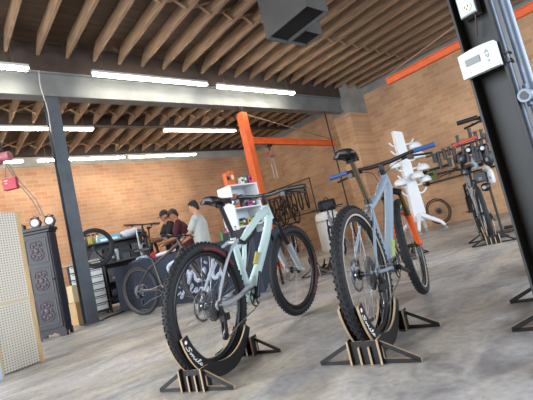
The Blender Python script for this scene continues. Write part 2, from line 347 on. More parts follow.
# ------------------------------------------------------------------ ceiling duct
duct = mat('duct_sheet_metal', '#5f5f5d', .45, .35, var=.15, scale=2); dark = mat('duct_mouth_shade', '#08080a', .9)  # second material is near-black, painting the shade inside the mouths
t = empty('air_duct', (4.45, 3.55, 3.6), 0, 'grey sheet metal air duct with two open black mouths under the joists', 'duct')
def hollow(x0, x1, y0, y1, z0, z1, th=.015):
    m = MB(); m.box(((x0+x1)/2, y0, (z0+z1)/2), (x1-x0, th, z1-z0)); m.box(((x0+x1)/2, y1, (z0+z1)/2), (x1-x0, th, z1-z0)); m.box((x0, (y0+y1)/2, (z0+z1)/2), (th, y1-y0, z1-z0)); m.box((x1, (y0+y1)/2, (z0+z1)/2), (th, y1-y0, z1-z0)); return m
a = hollow(-.22, .22, -.42, .44, 0, 1.06).build('outlet', duct, t); MB().box((0, .01, .06), (.42, .83, .02)).build('mouth_shade', dark, a)  # black sheet stands in for the shade up inside the mouth
a = hollow(.27, .66, .08, .44, .02, 1.06).build('outlet', duct, t); MB().box((.465, .26, .07), (.37, .34, .02)).build('mouth_shade', dark, a)  # same painted shade for the smaller mouth
t = empty('ceiling_bracket', (6.25, 2.9, 4.685), 0, 'small galvanised bracket hanging from a joist right of the duct', 'bracket')
m = MB(); m.tube([(-.12, 0, 0), (-.12, 0, -.28), (-.02, 0, -.3), (0, 0, -.26), (0, 0, 0)], .012, 8); m.cyl((0, 0, -.1), (0, 0, -.28), .02, n=10); m.build('hanger', steel, t)
# ------------------------------------------------------------------ bicycles
CACHE = {}
def cached(key, fn, name, ms):
    if key not in CACHE: CACHE[key] = fn().mesh(name, ms)
    return CACHE[key]
def ob(name, me, parent, loc=(0, 0, 0)):
    o = bpy.data.objects.new(name, me); COL.objects.link(o); o.parent = parent; o.location = loc; return o
def tyre(R0=.344, r=.029, knob=True, decal=None):
    m = MB(); m.torus((0, 0, 0), (0, 1, 0), R0, r, 72, 14)
    if knob:
        N = 62
        for i in range(N):
            for j, (bq, w_, l_) in enumerate(((0, .014, .011), (.42, .008, .014), (-.42, .008, .014), (.95, .008, .013), (-.95, .008, .013))):
                a = 2*PI*(i+(.5 if j in (1, 2) else 0))/N; rr = R0+(r+.002)*math.cos(bq); y = (r+.002)*math.sin(bq)
                d = Vector((math.cos(a), 0, math.sin(a))); tg = Vector((-math.sin(a), 0, math.cos(a)))
                nrm = (d*math.cos(bq)+Vector((0, 1, 0))*math.sin(bq)); sd = tg.cross(nrm)
                M = Matrix((tg, sd, nrm)).transposed(); m.box(d*rr+Vector((0, y, 0)), (l_, w_, .007), M=M)
    return m
def rim(R0=.31, w=.026, dp=.022):
    m = MB(); n = 64; prof = [(R0+.006, -w/2), (R0+.006, w/2), (R0-dp*.5, w/2), (R0-dp, w*.2), (R0-dp, -w*.2), (R0-dp*.5, -w/2)]; k = len(prof); vs = []; fs = []
    for i in range(n):
        a = 2*PI*i/n
        for r_, y in prof: vs.append((r_*math.cos(a), y, r_*math.sin(a)))
    for i in range(n):
        for j in range(k): i2 = (i+1) % n; fs.append((i*k+j, i*k+(j+1) % k, i2*k+(j+1) % k, i2*k+j))
    return m.add(vs, fs, 0, True)
def spokes(n=28, Rr=.292, th=.0013):
    m = MB()
    for i in range(n):
        s = 1 if i % 2 else -1; a = 2*PI*i/n; off = (R(70) if (i//2) % 2 else -R(70))
        m.tube([(.024*math.cos(a+off), s*.032, .024*math.sin(a+off)), (Rr*math.cos(a), s*.004, Rr*math.sin(a))], th, 4, caps=False)
    return m
def hub():
    m = MB(); m.cyl((0, -.055, 0), (0, .055, 0), .014, n=12)
    for s in (-1, 1): m.cyl((0, s*.03, 0), (0, s*.036, 0), .029, n=18)
    m.cyl((0, -.072, 0), (0, .072, 0), .009, n=10); return m
def rotor(Rr=.09):
    m = MB(); m.torus((0, .048, 0), (0, 1, 0), Rr-.007, .008, 36, 4, sz=.15)
    for i in range(6):
        a = 2*PI*i/6; m.bar((.016*math.cos(a), .048, .016*math.sin(a)), ((Rr-.01)*math.cos(a+.5), .048, (Rr-.01)*math.sin(a+.5)), .006, .002, (0, 1, 0))
    m.cyl((0, .045, 0), (0, .051, 0), .022, n=14); return m
def cog(m, r, y, n, th=.0022):
    poly = []
    for i in range(n):
        for q, rr in ((0, r-.004), (.3, r+.002), (.55, r+.002), (.85, r-.004)): a = 2*PI*(i+q)/n; poly.append((rr*math.cos(a), rr*math.sin(a)))
    k = len(poly); inn = [((r-.008)*math.cos(2*PI*i/k), (r-.008)*math.sin(2*PI*i/k)) for i in range(k)]
    vs = [(a, y, b) for a, b in poly]+[(a, y-th, b) for a, b in poly]+[(a, y-th, b) for a, b in inn]+[(a, y, b) for a, b in inn]; fs = []
    for i in range(k):
        j = (i+1) % k
        for q in range(4): q2 = (q+1) % 4; fs.append((q*k+i, q*k+j, q2*k+j, q2*k+i))
    m.add(vs, fs, 0, False)
def cassette():
    m = MB()
    for i, r in enumerate((.090, .080, .071, .063, .056, .049, .043, .037, .032, .028, .025, .022)): cog(m, r, -.030-.0038*i, int(r/.0022)); [m.bar((.015*math.cos(q), -.031-.0038*i, .015*math.sin(q)), ((r-.012)*math.cos(q+.25), -.031-.0038*i, (r-.012)*math.sin(q+.25)), .007, .002, (0, 1, 0)) for q in (0, 1.257, 2.513, 3.77, 5.027)] if i < 3 else None
    m.cyl((0, -.03, 0), (0, -.074, 0), .02, n=14); return m
def wheel(parent, loc, front, spec, name='wheel', hi=True):
    k = ('w', front, spec.get('tyre', 'b'), hi)
    o = ob(name, cached(('rim', spec.get('rimw', .026)), lambda: rim(w=spec.get('rimw', .026)), 'wheel', rimm), parent, loc)
    R0, r = spec.get('tr', (.344, .029))
    ob('tyre', cached(('ty', R0, r, hi), lambda: tyre(R0, r, hi), 'tyre', rubber), o)
    if spec.get('wall'):
        def sw():
            m = MB()
            for s in (-1, 1): m.torus((0, s*(r*.66), 0), (0, 1, 0), R0-.022, .0065, 72, 8, sz=.9)
            return m
        ob('sidewall', cached(('sw', R0, r, spec['wall'].name), sw, 'sidewall', spec['wall']), o)
    if spec.get('decal'):
        a0, a1 = spec['decal'][1 if front else 0]
        def dc():
            m = MB(); m.torus((0, -r*.74, 0), (0, 1, 0), R0-.012, .0125, 20, 8, a0=a0, a1=a1, sz=.75); return m
        ob('tyre_decal', dc().mesh('tyre_decal', redp), o)
    ob('spokes', cached(('sp', hi), lambda: spokes(28 if hi else 20, th=.0012 if hi else .0014), 'spokes', steel if hi else darksteel), o)
    ob('hub', cached('hub', hub, 'hub', black), o)
    if hi or not front:
        ob('brake_rotor', cached('rot', rotor, 'brake_rotor', steel), o)
    if not front: ob('cassette', cached('cas', cassette, 'cassette', mat('cassette_steel', '#76787b', .3, .75)), o)
    return o
def bike(name, loc, rz, label, spec, lean=0, group=None):
    t = empty(name, loc, 0, label, 'bicycle', group); t.rotation_mode = 'XYZ'
    t.rotation_euler = (lean, 0, rz) if not lean else Euler((lean, 0, rz), 'XYZ')
    hi = spec.get('hi', True); WB = spec.get('wb', 1.18); zc = spec.get('zc', .38)
    fm = spec['frame_mat']; HT = Vector((.885, 0, .95)); HB = Vector((.93, 0, .84)); BB = Vector((.435, 0, .335)); ST = Vector((.352, 0, spec.get('st', .77)))
    AX = Vector((0, 0, zc)); FA = Vector((WB, 0, zc)); nb = 12 if hi else 8
    steer = spec.get('steer', 0); ax = (HT-HB).normalized(); Ms = Matrix.Rotation(steer, 3, ax)
    sf = lambda v: Ms @ (Vector(v)-HT)+HT
    wheel(t, (0, 0, zc), False, spec, 'rear_wheel', hi)
    fw = wheel(t, sf(FA), True, spec, 'front_wheel', hi); fw.rotation_euler = Ms.to_euler()
    # frame
    m = MB()
    m.tube([HB+(HB-HT)*.08, HB, HT, HT+(HT-HB)*.08], [.031, .030, .026, .026], nb)
    fs = spec.get('full', False)
    if fs:
        m.tube(cat([HB+Vector((-.01, 0, .02)), Vector((.80, 0, .70)), Vector((.6, 0, .49)), BB+Vector((.02, 0, .03))], 4), [.036]*4+[.037]*4+[.038]*5, nb, sq=.86)
        m.tube(cat([HT+Vector((0, 0, -.03)), Vector((.72, 0, .855)), Vector((.5, 0, .74)), Vector((.385, 0, .675))], 4), [.031]*4+[.026]*4+[.02]*5, nb, sq=1.1)
        m.tube(cat([ST, Vector((.375, 0, .66)), Vector((.41, 0, .5)), BB], 3), [.02, .02, .021, .021, .022, .023, .024, .027, .03, .033], nb)
        m.tube([Vector((.5, 0, .735)), Vector((.46, 0, .60)), Vector((.42, 0, .52))], .016, nb)
        m.cyl(BB+Vector((0, -.04, 0)), BB+Vector((0, .04, 0)), .034, n=16)
        m.build('frame', fm, t)
        sm = MB()
        for s in (-1, 1):
            sm.tube(cat([(-.005, s*.066, zc), (.12, s*.06, .372), (.26, s*.045, .38), (.36, s*.035, .40), (.41, s*.03, .41)], 3), [.016]*3+[.017]*6+[.022]*4, 8, sq=.6)
            sm.tube(cat([(-.005, s*.066, zc+.005), (.1, s*.056, .53), (.23, s*.05, .67), (.36, s*.035, .73)], 3), [.011]*7+[.012]*3, 8, sq=.7)
            sm.ell((-.004, s*.066, zc), (.03, .008, .03))
        sm.cyl((.38, -.035, .41), (.38, .035, .41), .022, n=14); sm.cyl((.34, -.035, .72), (.34, .035, .72), .011, n=12); sm.build('swingarm', spec['rear_mat'], t)
        sh = MB(); sh.cyl((.44, 0, .52), (.53, 0, .66), .024, n=14); sh.cyl((.50, 0, .62), (.585, 0, .745), .013, n=12); sh.tube([(.53, 0, .66), (.51, .03, .67), (.49, .045, .7)], .02, 10); sh.build('shock_absorber', black, t)
        rk = MB()
        for s in (-1, 1): rk.tube([(.36, s*.04, .73), (.44, s*.035, .70), (.585, s*.03, .745)], .012, 8)
        rk.build('rocker_link', black, t)
        bt = MB(); bt.cyl((.585, 0, .535), (.64, 0, .61), .016, n=12); bt.build('tube_strap', mat('yellow_strap', '#a99c4a', .5), t)
    else:
        m.tube(cat([HB+Vector((-.01, 0, .015)), Vector((.74, 0, .65)), BB+Vector((.02, 0, .03))], 4), [.034]*4+[.033]*4+[.036], nb, sq=.9)
        m.tube(cat([HT+Vector((-.005, 0, -.025)), Vector((.64, 0, .82)), ST+Vector((.01, 0, -.05))], 4), [.026]*4+[.022]*4+[.019], nb, sq=1.1)
        m.tube([ST, ST.lerp(BB, .5), BB], [.019, .019, .025], nb)
        for s in (-1, 1):
            m.tube(cat([(-.004, s*.066, zc), (.16, s*.056, .365), (.33, s*.04, .35), BB+Vector((-.02, s*.03, 0))], 3), [.011]*4+[.012]*3+[.014]*3, 8)
            m.tube(cat([(-.002, s*.066, zc+.01), (.12, s*.055, .53), (.3, s*.03, .69), ST+Vector((.0, s*.012, -.05))], 3), .009, 8)
            m.ell((-.004, s*.066, zc), (.026, .007, .026))
        m.cyl(BB+Vector((0, -.04, 0)), BB+Vector((0, .04, 0)), .03, n=16)
        m.build('frame', fm, t)
        if spec.get('accent'):
            a = MB(); a.tube([BB.lerp(HB, .1)+Vector((0, -.01, .0)), BB.lerp(HB, .3)+Vector((0, -.01, 0))], .031, nb, caps=False, sq=.95); a.build('frame_decal', spec['accent'], t)
    # fork
    up_, lw = spec.get('stan', black), spec.get('low', silver)
    m = MB()
    def leg(s, a, b_): return [sf(Vector((HB.x, s*.062, HB.z-.03)).lerp(Vector((WB-.02, s*.062, zc+.01)), q)) for q in (a, b_)]
    for s in (-1, 1): m.tube(leg(s, -.02, .55), .0165, nb)
    fk = m.build('fork', up_, t)
    m = MB(); m.tube([sf((HB.x+.005, -.075, HB.z-.045)), sf((HB.x, -.03, HB.z-.02)), sf((HB.x, .03, HB.z-.02)), sf((HB.x+.005, .075, HB.z-.045))], .024, nb); m.build('crown', black, fk)
    m = MB()
    for s in (-1, 1):
        m.tube(leg(s, .45, .98), [.028, .022], nb); m.cyl(sf((WB-.02, s*.052, zc+.015)), sf((WB+.012, s*.078, zc)), .017, n=10)
    pa = [leg(s, .47, .47)[0] for s in (-1, 1)]; mid = (pa[0]+pa[1])/2+Vector((.035, 0, .03)); m.tube(cat([pa[0], mid, pa[1]], 5), .012, 8)
    m.build('lower_legs', lw, fk)
    # cockpit
    bz, bx = spec.get('bar', (.84, 1.035)); 
    st = MB(); st.cyl(sf(HT+Vector((0, 0, 0))), sf(HT+(HT-HB).normalized()*.05), .021, n=12); st.tube([sf(HT+(HT-HB).normalized()*.035), sf((bz+.05, 0, bx))], [.02, .018], 10)
    hb = MB(); w2 = spec.get('bw', .385); pts = [(bz+.02, -w2, bx+.012), (bz+.038, -.2, bx+.015), (bz+.05, -.08, bx-.002), (bz+.05, 0, bx-.002), (bz+.05, .08, bx-.002), (bz+.038, .2, bx+.015), (bz+.02, w2, bx+.012)]
    hbo = hb.tube([sf(p) for p in pts], [.011, .012, .0155, .0158, .0155, .012, .011], 10).build('handlebar', black, t); st.build('stem', black, hbo)
    for s in (-1, 1):
        a = Vector((bz+.02, s*w2, bx+.012)); b_ = Vector((bz+.029, s*(w2-.13), bx+.0135))
        g = MB(); g.tube([sf(a+(a-b_)*.03), sf(a), sf(b_), sf(b_+(b_-a)*.05)], [.017, .0172, .016, .019], 12); g.build('grip', spec.get('grip', black), hbo)
        l = MB(); l.tube(cat([sf((bz+.04, s*(w2-.165), bx+.01)), sf((bz+.075, s*(w2-.17), bx-.002)), sf((bz+.095, s*(w2-.12), bx-.015)), sf((bz+.09, s*(w2-.03), bx-.03))], 3), [.014]*4+[.008]*6, 8)
        l.cyl(sf((bz+.03, s*(w2-.16), bx)), sf((bz+.075, s*(w2-.24), bx-.01)), .009, n=8); l.box(sf((bz+.0, s*(w2-.17), bx-.02)), (.06, .035, .03)); l.build('brake_lever', black, hbo)
    if hi:
        cb = MB()
        cb.tube(cat([sf((bz+.09, -.2, bx-.01)), sf((bz+.15, -.08, bx-.02)), sf((bz+.16, .03, bx-.08)), HB+Vector((.05, .04, .06)), Vector((.8, .04, .7)), Vector((.6, .038, .48))], 5), .0026, 6)
        cb.tube(cat([sf((bz+.09, .2, bx-.01)), sf((bz+.14, .1, bx-.03)), sf((bz+.12, .06, bx-.15)), leg(1, .3, .3)[0], leg(1, .9, .9)[0]+Vector((0, .02, 0))], 5), .0026, 6)
        cb.tube(cat([sf((bz+.03, -.17, bx-.02)), sf((bz+.12, -.06, bx+.01)), sf((bz+.13, .05, bx-.05)), HB+Vector((.03, .03, .1))], 5), .0026, 6)
        cb.build('cable', black, hbo)
    # seatpost, saddle
    sd = spec.get('sad', (.215, 1.035)); SPt = Vector((sd[0]+.01, 0, sd[1]-.045))
    po = MB().tube([ST+Vector((.004, 0, -.06)), ST+Vector((0, 0, .02)), SPt], [.0165, .0165, .0155], nb).build('seatpost', spec.get('post', black), t)
    MB().cyl(ST+Vector((.003, 0, -.02)), ST+Vector((0, 0, .012)), .024, n=14).build('seat_clamp', black, po)
    m = MB(); secs = [(-.125, .035, .0), (-.12, .062, .008), (-.09, .072, .012), (-.05, .066, .006), (0, .045, 0), (.05, .028, -.002), (.1, .02, -.002), (.135, .014, -.006), (.145, .006, -.012)]
    vs = []; fs_ = []; n = 14
    for x, w_, z in secs:
        for k in range(n):
            a = 2*PI*k/n; y = w_*math.cos(a); zz = .018*math.sin(a)+z-(.012*(abs(math.cos(a))**3) if math.sin(a) < .6 else 0)-.012*(y/.07)**2
            vs.append((sd[0]+x, y, sd[1]-.008+zz))
    for i in range(len(secs)-1):
        for k in range(n): fs_.append((i*n+k, i*n+(k+1) % n, (i+1)*n+(k+1) % n, (i+1)*n+k))
    fs_ += [tuple(range(n))[::-1], tuple((len(secs)-1)*n+k for k in range(n))]
    sdo = m.add(vs, fs_, 0, True).build('saddle', black, t)
    m = MB()
    for s in (-1, 1): m.tube(cat([(sd[0]-.1, s*.04, sd[1]-.012), (sd[0]-.04, s*.022, sd[1]-.04), (sd[0]+.05, s*.02, sd[1]-.038), (sd[0]+.12, s*.006, sd[1]-.015)], 3), .0035, 6)
    m.cyl((sd[0]+.01, -.03, sd[1]-.042), (sd[0]+.01, .03, sd[1]-.042), .014, n=10); m.build('rails', darksteel, sdo)
    # drivetrain
    ang = spec.get('crank', R(-35)); c1 = BB+Vector((.172*math.cos(ang), -.07, .172*math.sin(ang))); c2 = BB+Vector((-.172*math.cos(ang), .07, -.172*math.sin(ang)))
    m = MB(); m.tube([BB+Vector((0, -.068, 0)), c1], [.017, .012], 8, sq=.7); m.tube([BB+Vector((0, .068, 0)), c2], [.017, .012], 8, sq=.7); m.cyl(BB+Vector((0, -.07, 0)), BB+Vector((0, .07, 0)), .016, n=12)
    ck = m.build('crankset', black, t)
    m = MB(); tmp = MB(); cog(tmp, .066, -.05, 32, .004); 
    for i in range(5): a = 2*PI*i/5; tmp.bar((0, -.052, 0), (.062*math.cos(a), -.052, .062*math.sin(a)), .012, .004, (0, 1, 0))
    tmp.map(lambda v: v+BB).build('chainring', darksteel, ck)
    if spec.get('pedals', True):
        for c_, s in ((c1, -1), (c2, 1)):
            p = MB(); p.box(c_+Vector((0, s*.06, 0)), (.095, .09, .012)); p.cyl(c_, c_+Vector((0, s*.1, 0)), .009, n=8); p.build('pedal', black, ck, bevel=.003)
    ra, rb = .045, .066; dj = Vector((.045, -.05, zc-.095)); dl = Vector((.04, -.05, zc-.19))
    m = MB()
    path = cat([BB+Vector((.02, -.052, rb)), Vector((.2, -.05, zc+.0)), Vector((0, -.048, zc+ra)), Vector((-ra, -.048, zc)), Vector((-.01, -.048, zc-ra)), dj+Vector((.018, 0, 0)), dl+Vector((-.016, 0, .01)), dl+Vector((.005, 0, -.018)), Vector((.22, -.052, .225)), BB+Vector((-.0, -.052, -rb)), BB+Vector((rb, -.052, -.01)), BB+Vector((.045, -.052, .048)), BB+Vector((.02, -.052, rb))], 4)
    m.tube(path, .0042, 6, sq=.8); m.build('chain', steel, t)
    m = MB(); m.tube([(0, -.075, zc-.01), (.0, -.08, zc-.05), (.03, -.07, zc-.085)], [.014, .018, .02], 8); m.box(Vector((.02, -.08, zc-.075)), (.06, .035, .04)); m.cyl(dj+Vector((0, -.01, 0)), dj+Vector((0, .01, 0)), .022, n=14); m.cyl(dl+Vector((0, -.008, 0)), dl+Vector((0, .008, 0)), .024, n=14)
    for s in (-.012, .012): m.bar(dj+Vector((0, s, 0)), dl+Vector((0, s, 0)), .026, .004, (0, 1, 0))
    m.build('derailleur', black, t)
    if hi:
        MB().box((-.03+.08, .06, zc+.055), (.045, .03, .03)).build('brake_caliper', black, t)
    return t
# script strokes for the shop lettering
def script(word):
    G = {'S': ([[(.95, 1.75), (.6, 2.05), (.15, 1.75), (.3, 1.25), (.75, .8), (.6, .1), (.1, .05), (-.1, .4)]], 1.0),
         'C': ([[(1.0, 1.6), (.7, 2.0), (.2, 1.6), (0, .8), (.3, .1), (.8, .1), (1.1, .5)]], 1.1),
         'm': ([[(.0, .2), (.2, .95), (.25, .1), (.25, .1), (.45, .85), (.65, .9), (.65, .1), (.65, .1), (.85, .85), (1.05, .9), (1.1, .25), (1.3, .05), (1.45, .3)]], 1.45),
         'i': ([[(0, .3), (.2, .95), (.2, .2), (.4, .05), (.55, .3)], [(.26, 1.4), (.28, 1.46)]], .55),
         'l': ([[(0, .3), (.45, 1.5), (.4, 2.0), (.18, 1.7), (.2, .3), (.4, .03), (.6, .3)]], .6),
         'e': ([[(0, .3), (.5, .55), (.5, .95), (.2, .9), (.1, .35), (.4, .0), (.8, .35)]], .8),
         'y': ([[(.0, .8), (.1, .2), (.35, .2), (.5, .9), (.5, .1), (.4, -.8), (.1, -.8), (.2, -.2), (.7, .3)]], .7),
         'c': ([[(.55, .8), (.3, .95), (.08, .5), (.3, .05), (.65, .3)]], .65),
         'r': ([[(0, .3), (.15, 1.0), (.25, .8), (.5, .85), (.45, .2), (.6, .05), (.75, .3)]], .75)}
    out = []; x = 0
    for ch in word:
        st, w_ = G[ch]
        for s in st: out.append([(x+a+.18*b, b) for a, b in s])
        x += w_
    return out, x
def letters(word, fn, wd, flat=.4):
    m = MB(); st, w_ = script(word)
    for s in st:
        p = cat([Vector((a, b, 0)) for a, b in s], 4)
        m.tube([fn(v.x/w_, v.y/2.0) for v in p], wd, 6, smooth=True)
    return m
# plywood bike stands
plyb = mat('black_laminate', '#131314', .5)
def stand_proto():
    t = empty('bike_stand', (0, 0, 0))
    zc = .385
    def crescent(y, th, ex=0):
        poly = []
        n = 24; a0, a1 = R(196), R(322)
        for i in range(n+1): a = a0+(a1-a0)*i/n; poly.append(((.305)*math.cos(a), zc+.305*math.sin(a)))
        for i in range(n+1):
            a = a1-(a1-a0)*i/n; q = math.sin(PI*i/n); rr = .355+.03*q; poly.append((rr*math.cos(a), max(.003, zc+rr*math.sin(a))))
        return MB().prism(poly, lambda u, v: (u, y, v), (0, th, 0), 0, 1, True)
    for s in (-1, 1): crescent(s*.048-.006, .012).build('cradle_plate', [plyb, ply], t)
    for s in (-1, 1):
        for xx in (-.245, .255):
            MB().prism([(xx-.035, .003), (xx+.035, .003), (xx+.035, .12), (xx-.035, .12)], lambda u, v: (u, s*.075-.005, v), (0, .01, 0), 0, 1).build('spacer_block', [plyb, ply], t)
            MB().prism([(xx-.03, .003), (xx+.03, .003), (xx+.03, .085), (xx-.03, .085)], lambda u, v: (u, s*.025-.005, v), (0, .01, 0), 0, 1).build('spacer_block', [plyb, ply], t)
    for xx in (-.255, .265):
        m = MB(); f = lambda u, v: (xx-.006, u, v); e = (.012, 0, 0)
        # solid centre plus two open triangles made of bars that follow the outline
        m.prism([(-.085, .003), (.085, .003), (.085, .105), (.055, .11), (-.055, .11), (-.085, .105)], f, e, 0, 1)
        for s in (-1, 1):
            m.prism([(s*.085, .003), (s*.25, .003), (s*.25, .012), (s*.215, .02), (s*.085, .025)], f, e, 0, 1)
            m.prism([(s*.085, .105), (s*.085, .085), (s*.225, .012), (s*.25, .01), (s*.25, .024)], f, e, 0, 1)
        m.build('foot_plate', [plyb, ply], t)
    # Smile lettering along the right-hand cradle
    def fn(u, v):
        a = R(203)+R(50)*u; rr = .375-.05*(.1+.8*v)+.0; rr = .31+.052*(v if v > -.2 else 0)*1.0
        return (( .345-(.0)-(.036*(v-.5))*-1-.012)*math.cos(a), -.0605, zc+(.345-.012+.036*(v-.5)*-1*-1)*math.sin(a))
    def fn2(u, v):
        a = R(203.5)+R(26)*u; rr = .338+.024*(.6-v); return (rr*math.cos(a), -.0545, zc+rr*math.sin(a))
    letters('Smile', fn2, .0022).build('lettering', mat('stand_white_ink', '#f0efe9', .5), t)
    MB().ell((.336*math.cos(R(200.5)), -.0545, zc+.336*math.sin(R(200.5))), (.010, .002, .010)).build('emblem', mat('stand_white_ink', '#f0efe9', .5), t)
    return t
STAND = stand_proto(); STAND['category'] = 'stand'
# the two bicycles in front
MX, MY, MH = 1.233, 2.116, R(20.9)
BX, BY, BH = 1.775, 1.379, R(17.6)
mspec = dict(full=True, frame_mat=mint, rear_mat=silver, stan=black, low=silver, steer=R(-6), wb=1.2, zc=.385, decal=[(R(-92), R(-36)), (R(-20), R(50))], crank=R(62), pedals=False, st=.77, sad=(.262, 1.015), bar=(.84, 1.035), bw=.385)
bike('mountain_bike', (MX-.009, MY+.024, 0), MH, 'mint green full-suspension mountain bike with black saddle, rear wheel in a plywood stand', mspec, lean=R(3.8))
cream = mat('cream_sidewall', '#a8a196', .7)
bspec = dict(frame_mat=bluep, stan=gold, low=orangep, grip=bluegrip, wall=cream, wb=1.15, zc=.385, steer=R(5), accent=mat('lime_decal', '#8ea25c', .5), post=mat('bronze_post', '#5a4a38', .35, .6), crank=R(-20), st=.775, sad=(.235, 1.075), bar=(.83, 1.035), bw=.39, pedals=False)
bike('mountain_bike', (BX, BY, 0), BH, 'slate blue hardtail mountain bike with orange fork and blue grips', bspec)
STAND.location = (MX, MY, 0); STAND.rotation_euler = (0, 0, MH); STAND['label'] = 'black plywood bike stand holding the mint mountain bike'; STAND['group'] = 'plywood bike stands'
G_ = 'plywood bike stands'
dup(STAND, (BX, BY, 0), BH, 'black plywood bike stand holding the slate blue mountain bike')
# bike hidden behind the black column, its stand feet and one grip peeping out
dspec = dict(frame_mat=mat('charcoal_paint', '#2b2d31', .4), low=black, hi=True, bar=(.83, 1.185), bw=.285, zc=.385, st=.8)
bike('mountain_bike', (2.358, .678, 0), R(19), 'dark mountain bike mostly hidden behind the black column at right', dspec)
dup(STAND, (2.358, .678, 0), R(19), 'black plywood bike stand poking out from behind the black column')
# bike at right, rear towards us
rspec = dict(frame_mat=mat('white_black_paint', '#8d9092', .4), low=black, hi=False, zc=.385, bar=(.82, 1.06), wall=mat('white_sidewall', '#c2c2be', .6))
bike('mountain_bike', (5.52, 2.2, 0), R(27), 'grey and black mountain bike standing right of the white display tree, seen from behind', rspec)
dup(STAND, (5.52, 2.2, 0), R(27), 'black plywood bike stand under the grey mountain bike beside the black column')
dup(STAND, (5.0, 3.12, 0), R(19), 'empty plywood bike stand on the floor behind the blue bike\'s front wheel')
dup(STAND, (4.55, 4.3, 0), R(19), 'empty plywood bike stand on the floor left of the blue bike\'s rear wheel')
# brown bike before the banner
nspec = dict(frame_mat=mat('brown_black_paint', '#3d332f', .4), low=mat('fork_dark', '#3a332f', .4), hi=False, zc=.375, steer=R(8), tr=(.335, .026), st=.76, wall=mat('brown_sidewall', '#4c413a', .7), bar=(.84, 1.02), sad=(.2, .97))
bike('mountain_bike', (2.378, 5.94, 0), R(-67.5), 'dark brown mountain bike parked in front of the navy shop table', nspec)
# ------------------------------------------------------------------ navy shop table with lettering
a0 = Vector((2.67, 7.7, 0)); a1 = Vector((3.43, 4.36, 0)); d = (a1-a0).normalized(); nrm = Vector((d.y, -d.x, 0))  # faces -x
if nrm.x > 0: nrm = -nrm
L = (a1-a0).length; ang = math.atan2(d.y, d.x)
tb = empty('shop_table', a0, ang, 'long table under a navy cloth printed with the Smile Cyclery name', 'table')
m = MB(); bk_ = .60      # local: +x along the table, +y away from camera side?
sg = 1 if (Matrix.Rotation(ang, 3, 'Z') @ Vector((0, 1, 0))).dot(nrm) < 0 else -1
m.box((L/2, sg*bk_/2, .80), (L, bk_, .03)); m.build('tabletop', mat('table_white', '#cfcfca', .5), tb)
for x in (.08, L-.08):
    for y in (.06, bk_-.06): MB().cyl((x, sg*y, 0), (x, sg*y, .79), .02, n=8).build('leg', darksteel, tb)
navy = mat('navy_cloth', '#262e3c', .8, var=.12, scale=6)
m = MB(); n = 60; vs = []; fs = []
prof = [(.0, .822, .72), (0.0, .822, 0)]
for i in range(n+1):
    x = -.01+(L+.02)*i/n; wv = .004*math.sin(i*.9)+.004*math.sin(i*.37)
    for (y, z) in ((bk_, .5), (bk_+.01, .822), (-.012, .822), (-.018+wv, .5), (-.02+wv*1.6, .01)): vs.append((x, sg*y, z))
for i in range(n):
    for j in range(4): fs.append((i*5+j, i*5+j+1, (i+1)*5+j+1, (i+1)*5+j))
fs.append((0, 1, 2, 3, 4)); fs.append(tuple(n*5+q for q in (4, 3, 2, 1, 0)))
co_ = m.add(vs, fs, 0, False).build('table_cover', navy, tb)
so = co_.modifiers.new('s', 'SOLIDIFY'); so.thickness = .004
ink = mat('cloth_print_white', '#c3cbdc', .8)
letters('Smile', lambda u, v: (1.42+1.52*u, -sg*.03, .31+.36*v), .034).build('lettering', ink, co_)
letters('Cyclery', lambda u, v: (1.55+.85*u, -sg*.03, .15+.13*v), .012).build('lettering', ink, co_)
TM = Matrix.Translation(a0) @ Matrix.Rotation(ang, 4, 'Z')
def T(x, y, z=.826): return TM @ Vector((x, sg*y, z))
def simple(name, m, mt, label, category, loc=(0, 0, 0), rz=0, group=None, bevel=0):
    o = m.build(name, mt, None, bevel); o.location = loc; o.rotation_euler = (0, 0, rz); return tag(o, label, category, group)
# things on the table
m = MB(); m.tube(cat([(0, 0, .05), (.15, .03, .055), (.33, .02, .05), (.5, .06, .05)], 4), [.03, .045, .05, .05, .05, .052, .05, .05, .048, .05, .046, .04, .03], 12, sq=1.2)
simple('rolled_cloth', m, mat('pale_blue_cloth', '#9fb6cf', .85, var=.2, scale=12), 'pale blue rolled cloth lying at the left end of the navy table', 'cloth', T(.15, .42), ang-.3)
m = MB(); m.tube([(0, 0, .03), (.62, 0, .06)], [.028, .026], 12); o = empty('workstand_arm', T(.8, .3), ang, 'white tube with a red clamp lying on the navy table', 'clamp'); m.build('tube', white, o); m = MB(); m.box((.05, 0, .05), (.14, .07, .1)); m.cyl((.0, 0, .1), (.1, 0, .1), .02, n=10); m.build('clamp', mat('clamp_red', '#a8262c', .5), o, bevel=.006)
for k, (x, y, c_, lab) in enumerate(((1.15, .5, '#8f1f2c', 'small dark red bottle standing on the navy table'), (2.35, .55, '#3f8a55', 'small green bottle on the navy table beside the grey-shirted person'), (2.5, .5, '#b04a8a', 'small magenta bottle on the navy table beside the grey-shirted person'), (2.62, .6, '#c9c9c2', 'small white bottle on the navy table nearest the shelf'))):
    m = MB(); m.lathe([(.03, 0), (.032, .01), (.032, .12), (.012, .15), (.012, .17)], n=14); o = simple('bottle', m, mat('bottle_'+c_[1:], c_, .4), lab, 'bottle', T(x, y), 0, 'bottles on the navy table'); MB().cyl((0, 0, .17), (0, 0, .19), .014, n=10).build('cap', black, o)
m = MB(); m.box((0, 0, .06), (.4, .3, .01)); m.box((-.2, 0, .11), (.01, .3, .1)); m.box((.2, 0, .11), (.01, .3, .1)); m.box((0, .15, .11), (.4, .01, .1)); m.box((0, -.15, .11), (.4, .01, .1)); m.map(lambda v: v-Vector((0, 0, .055)))
simple('parts_tray', m, black, 'black open parts tray on the navy table right of the standing person', 'tray', T(2.85, .42), ang)
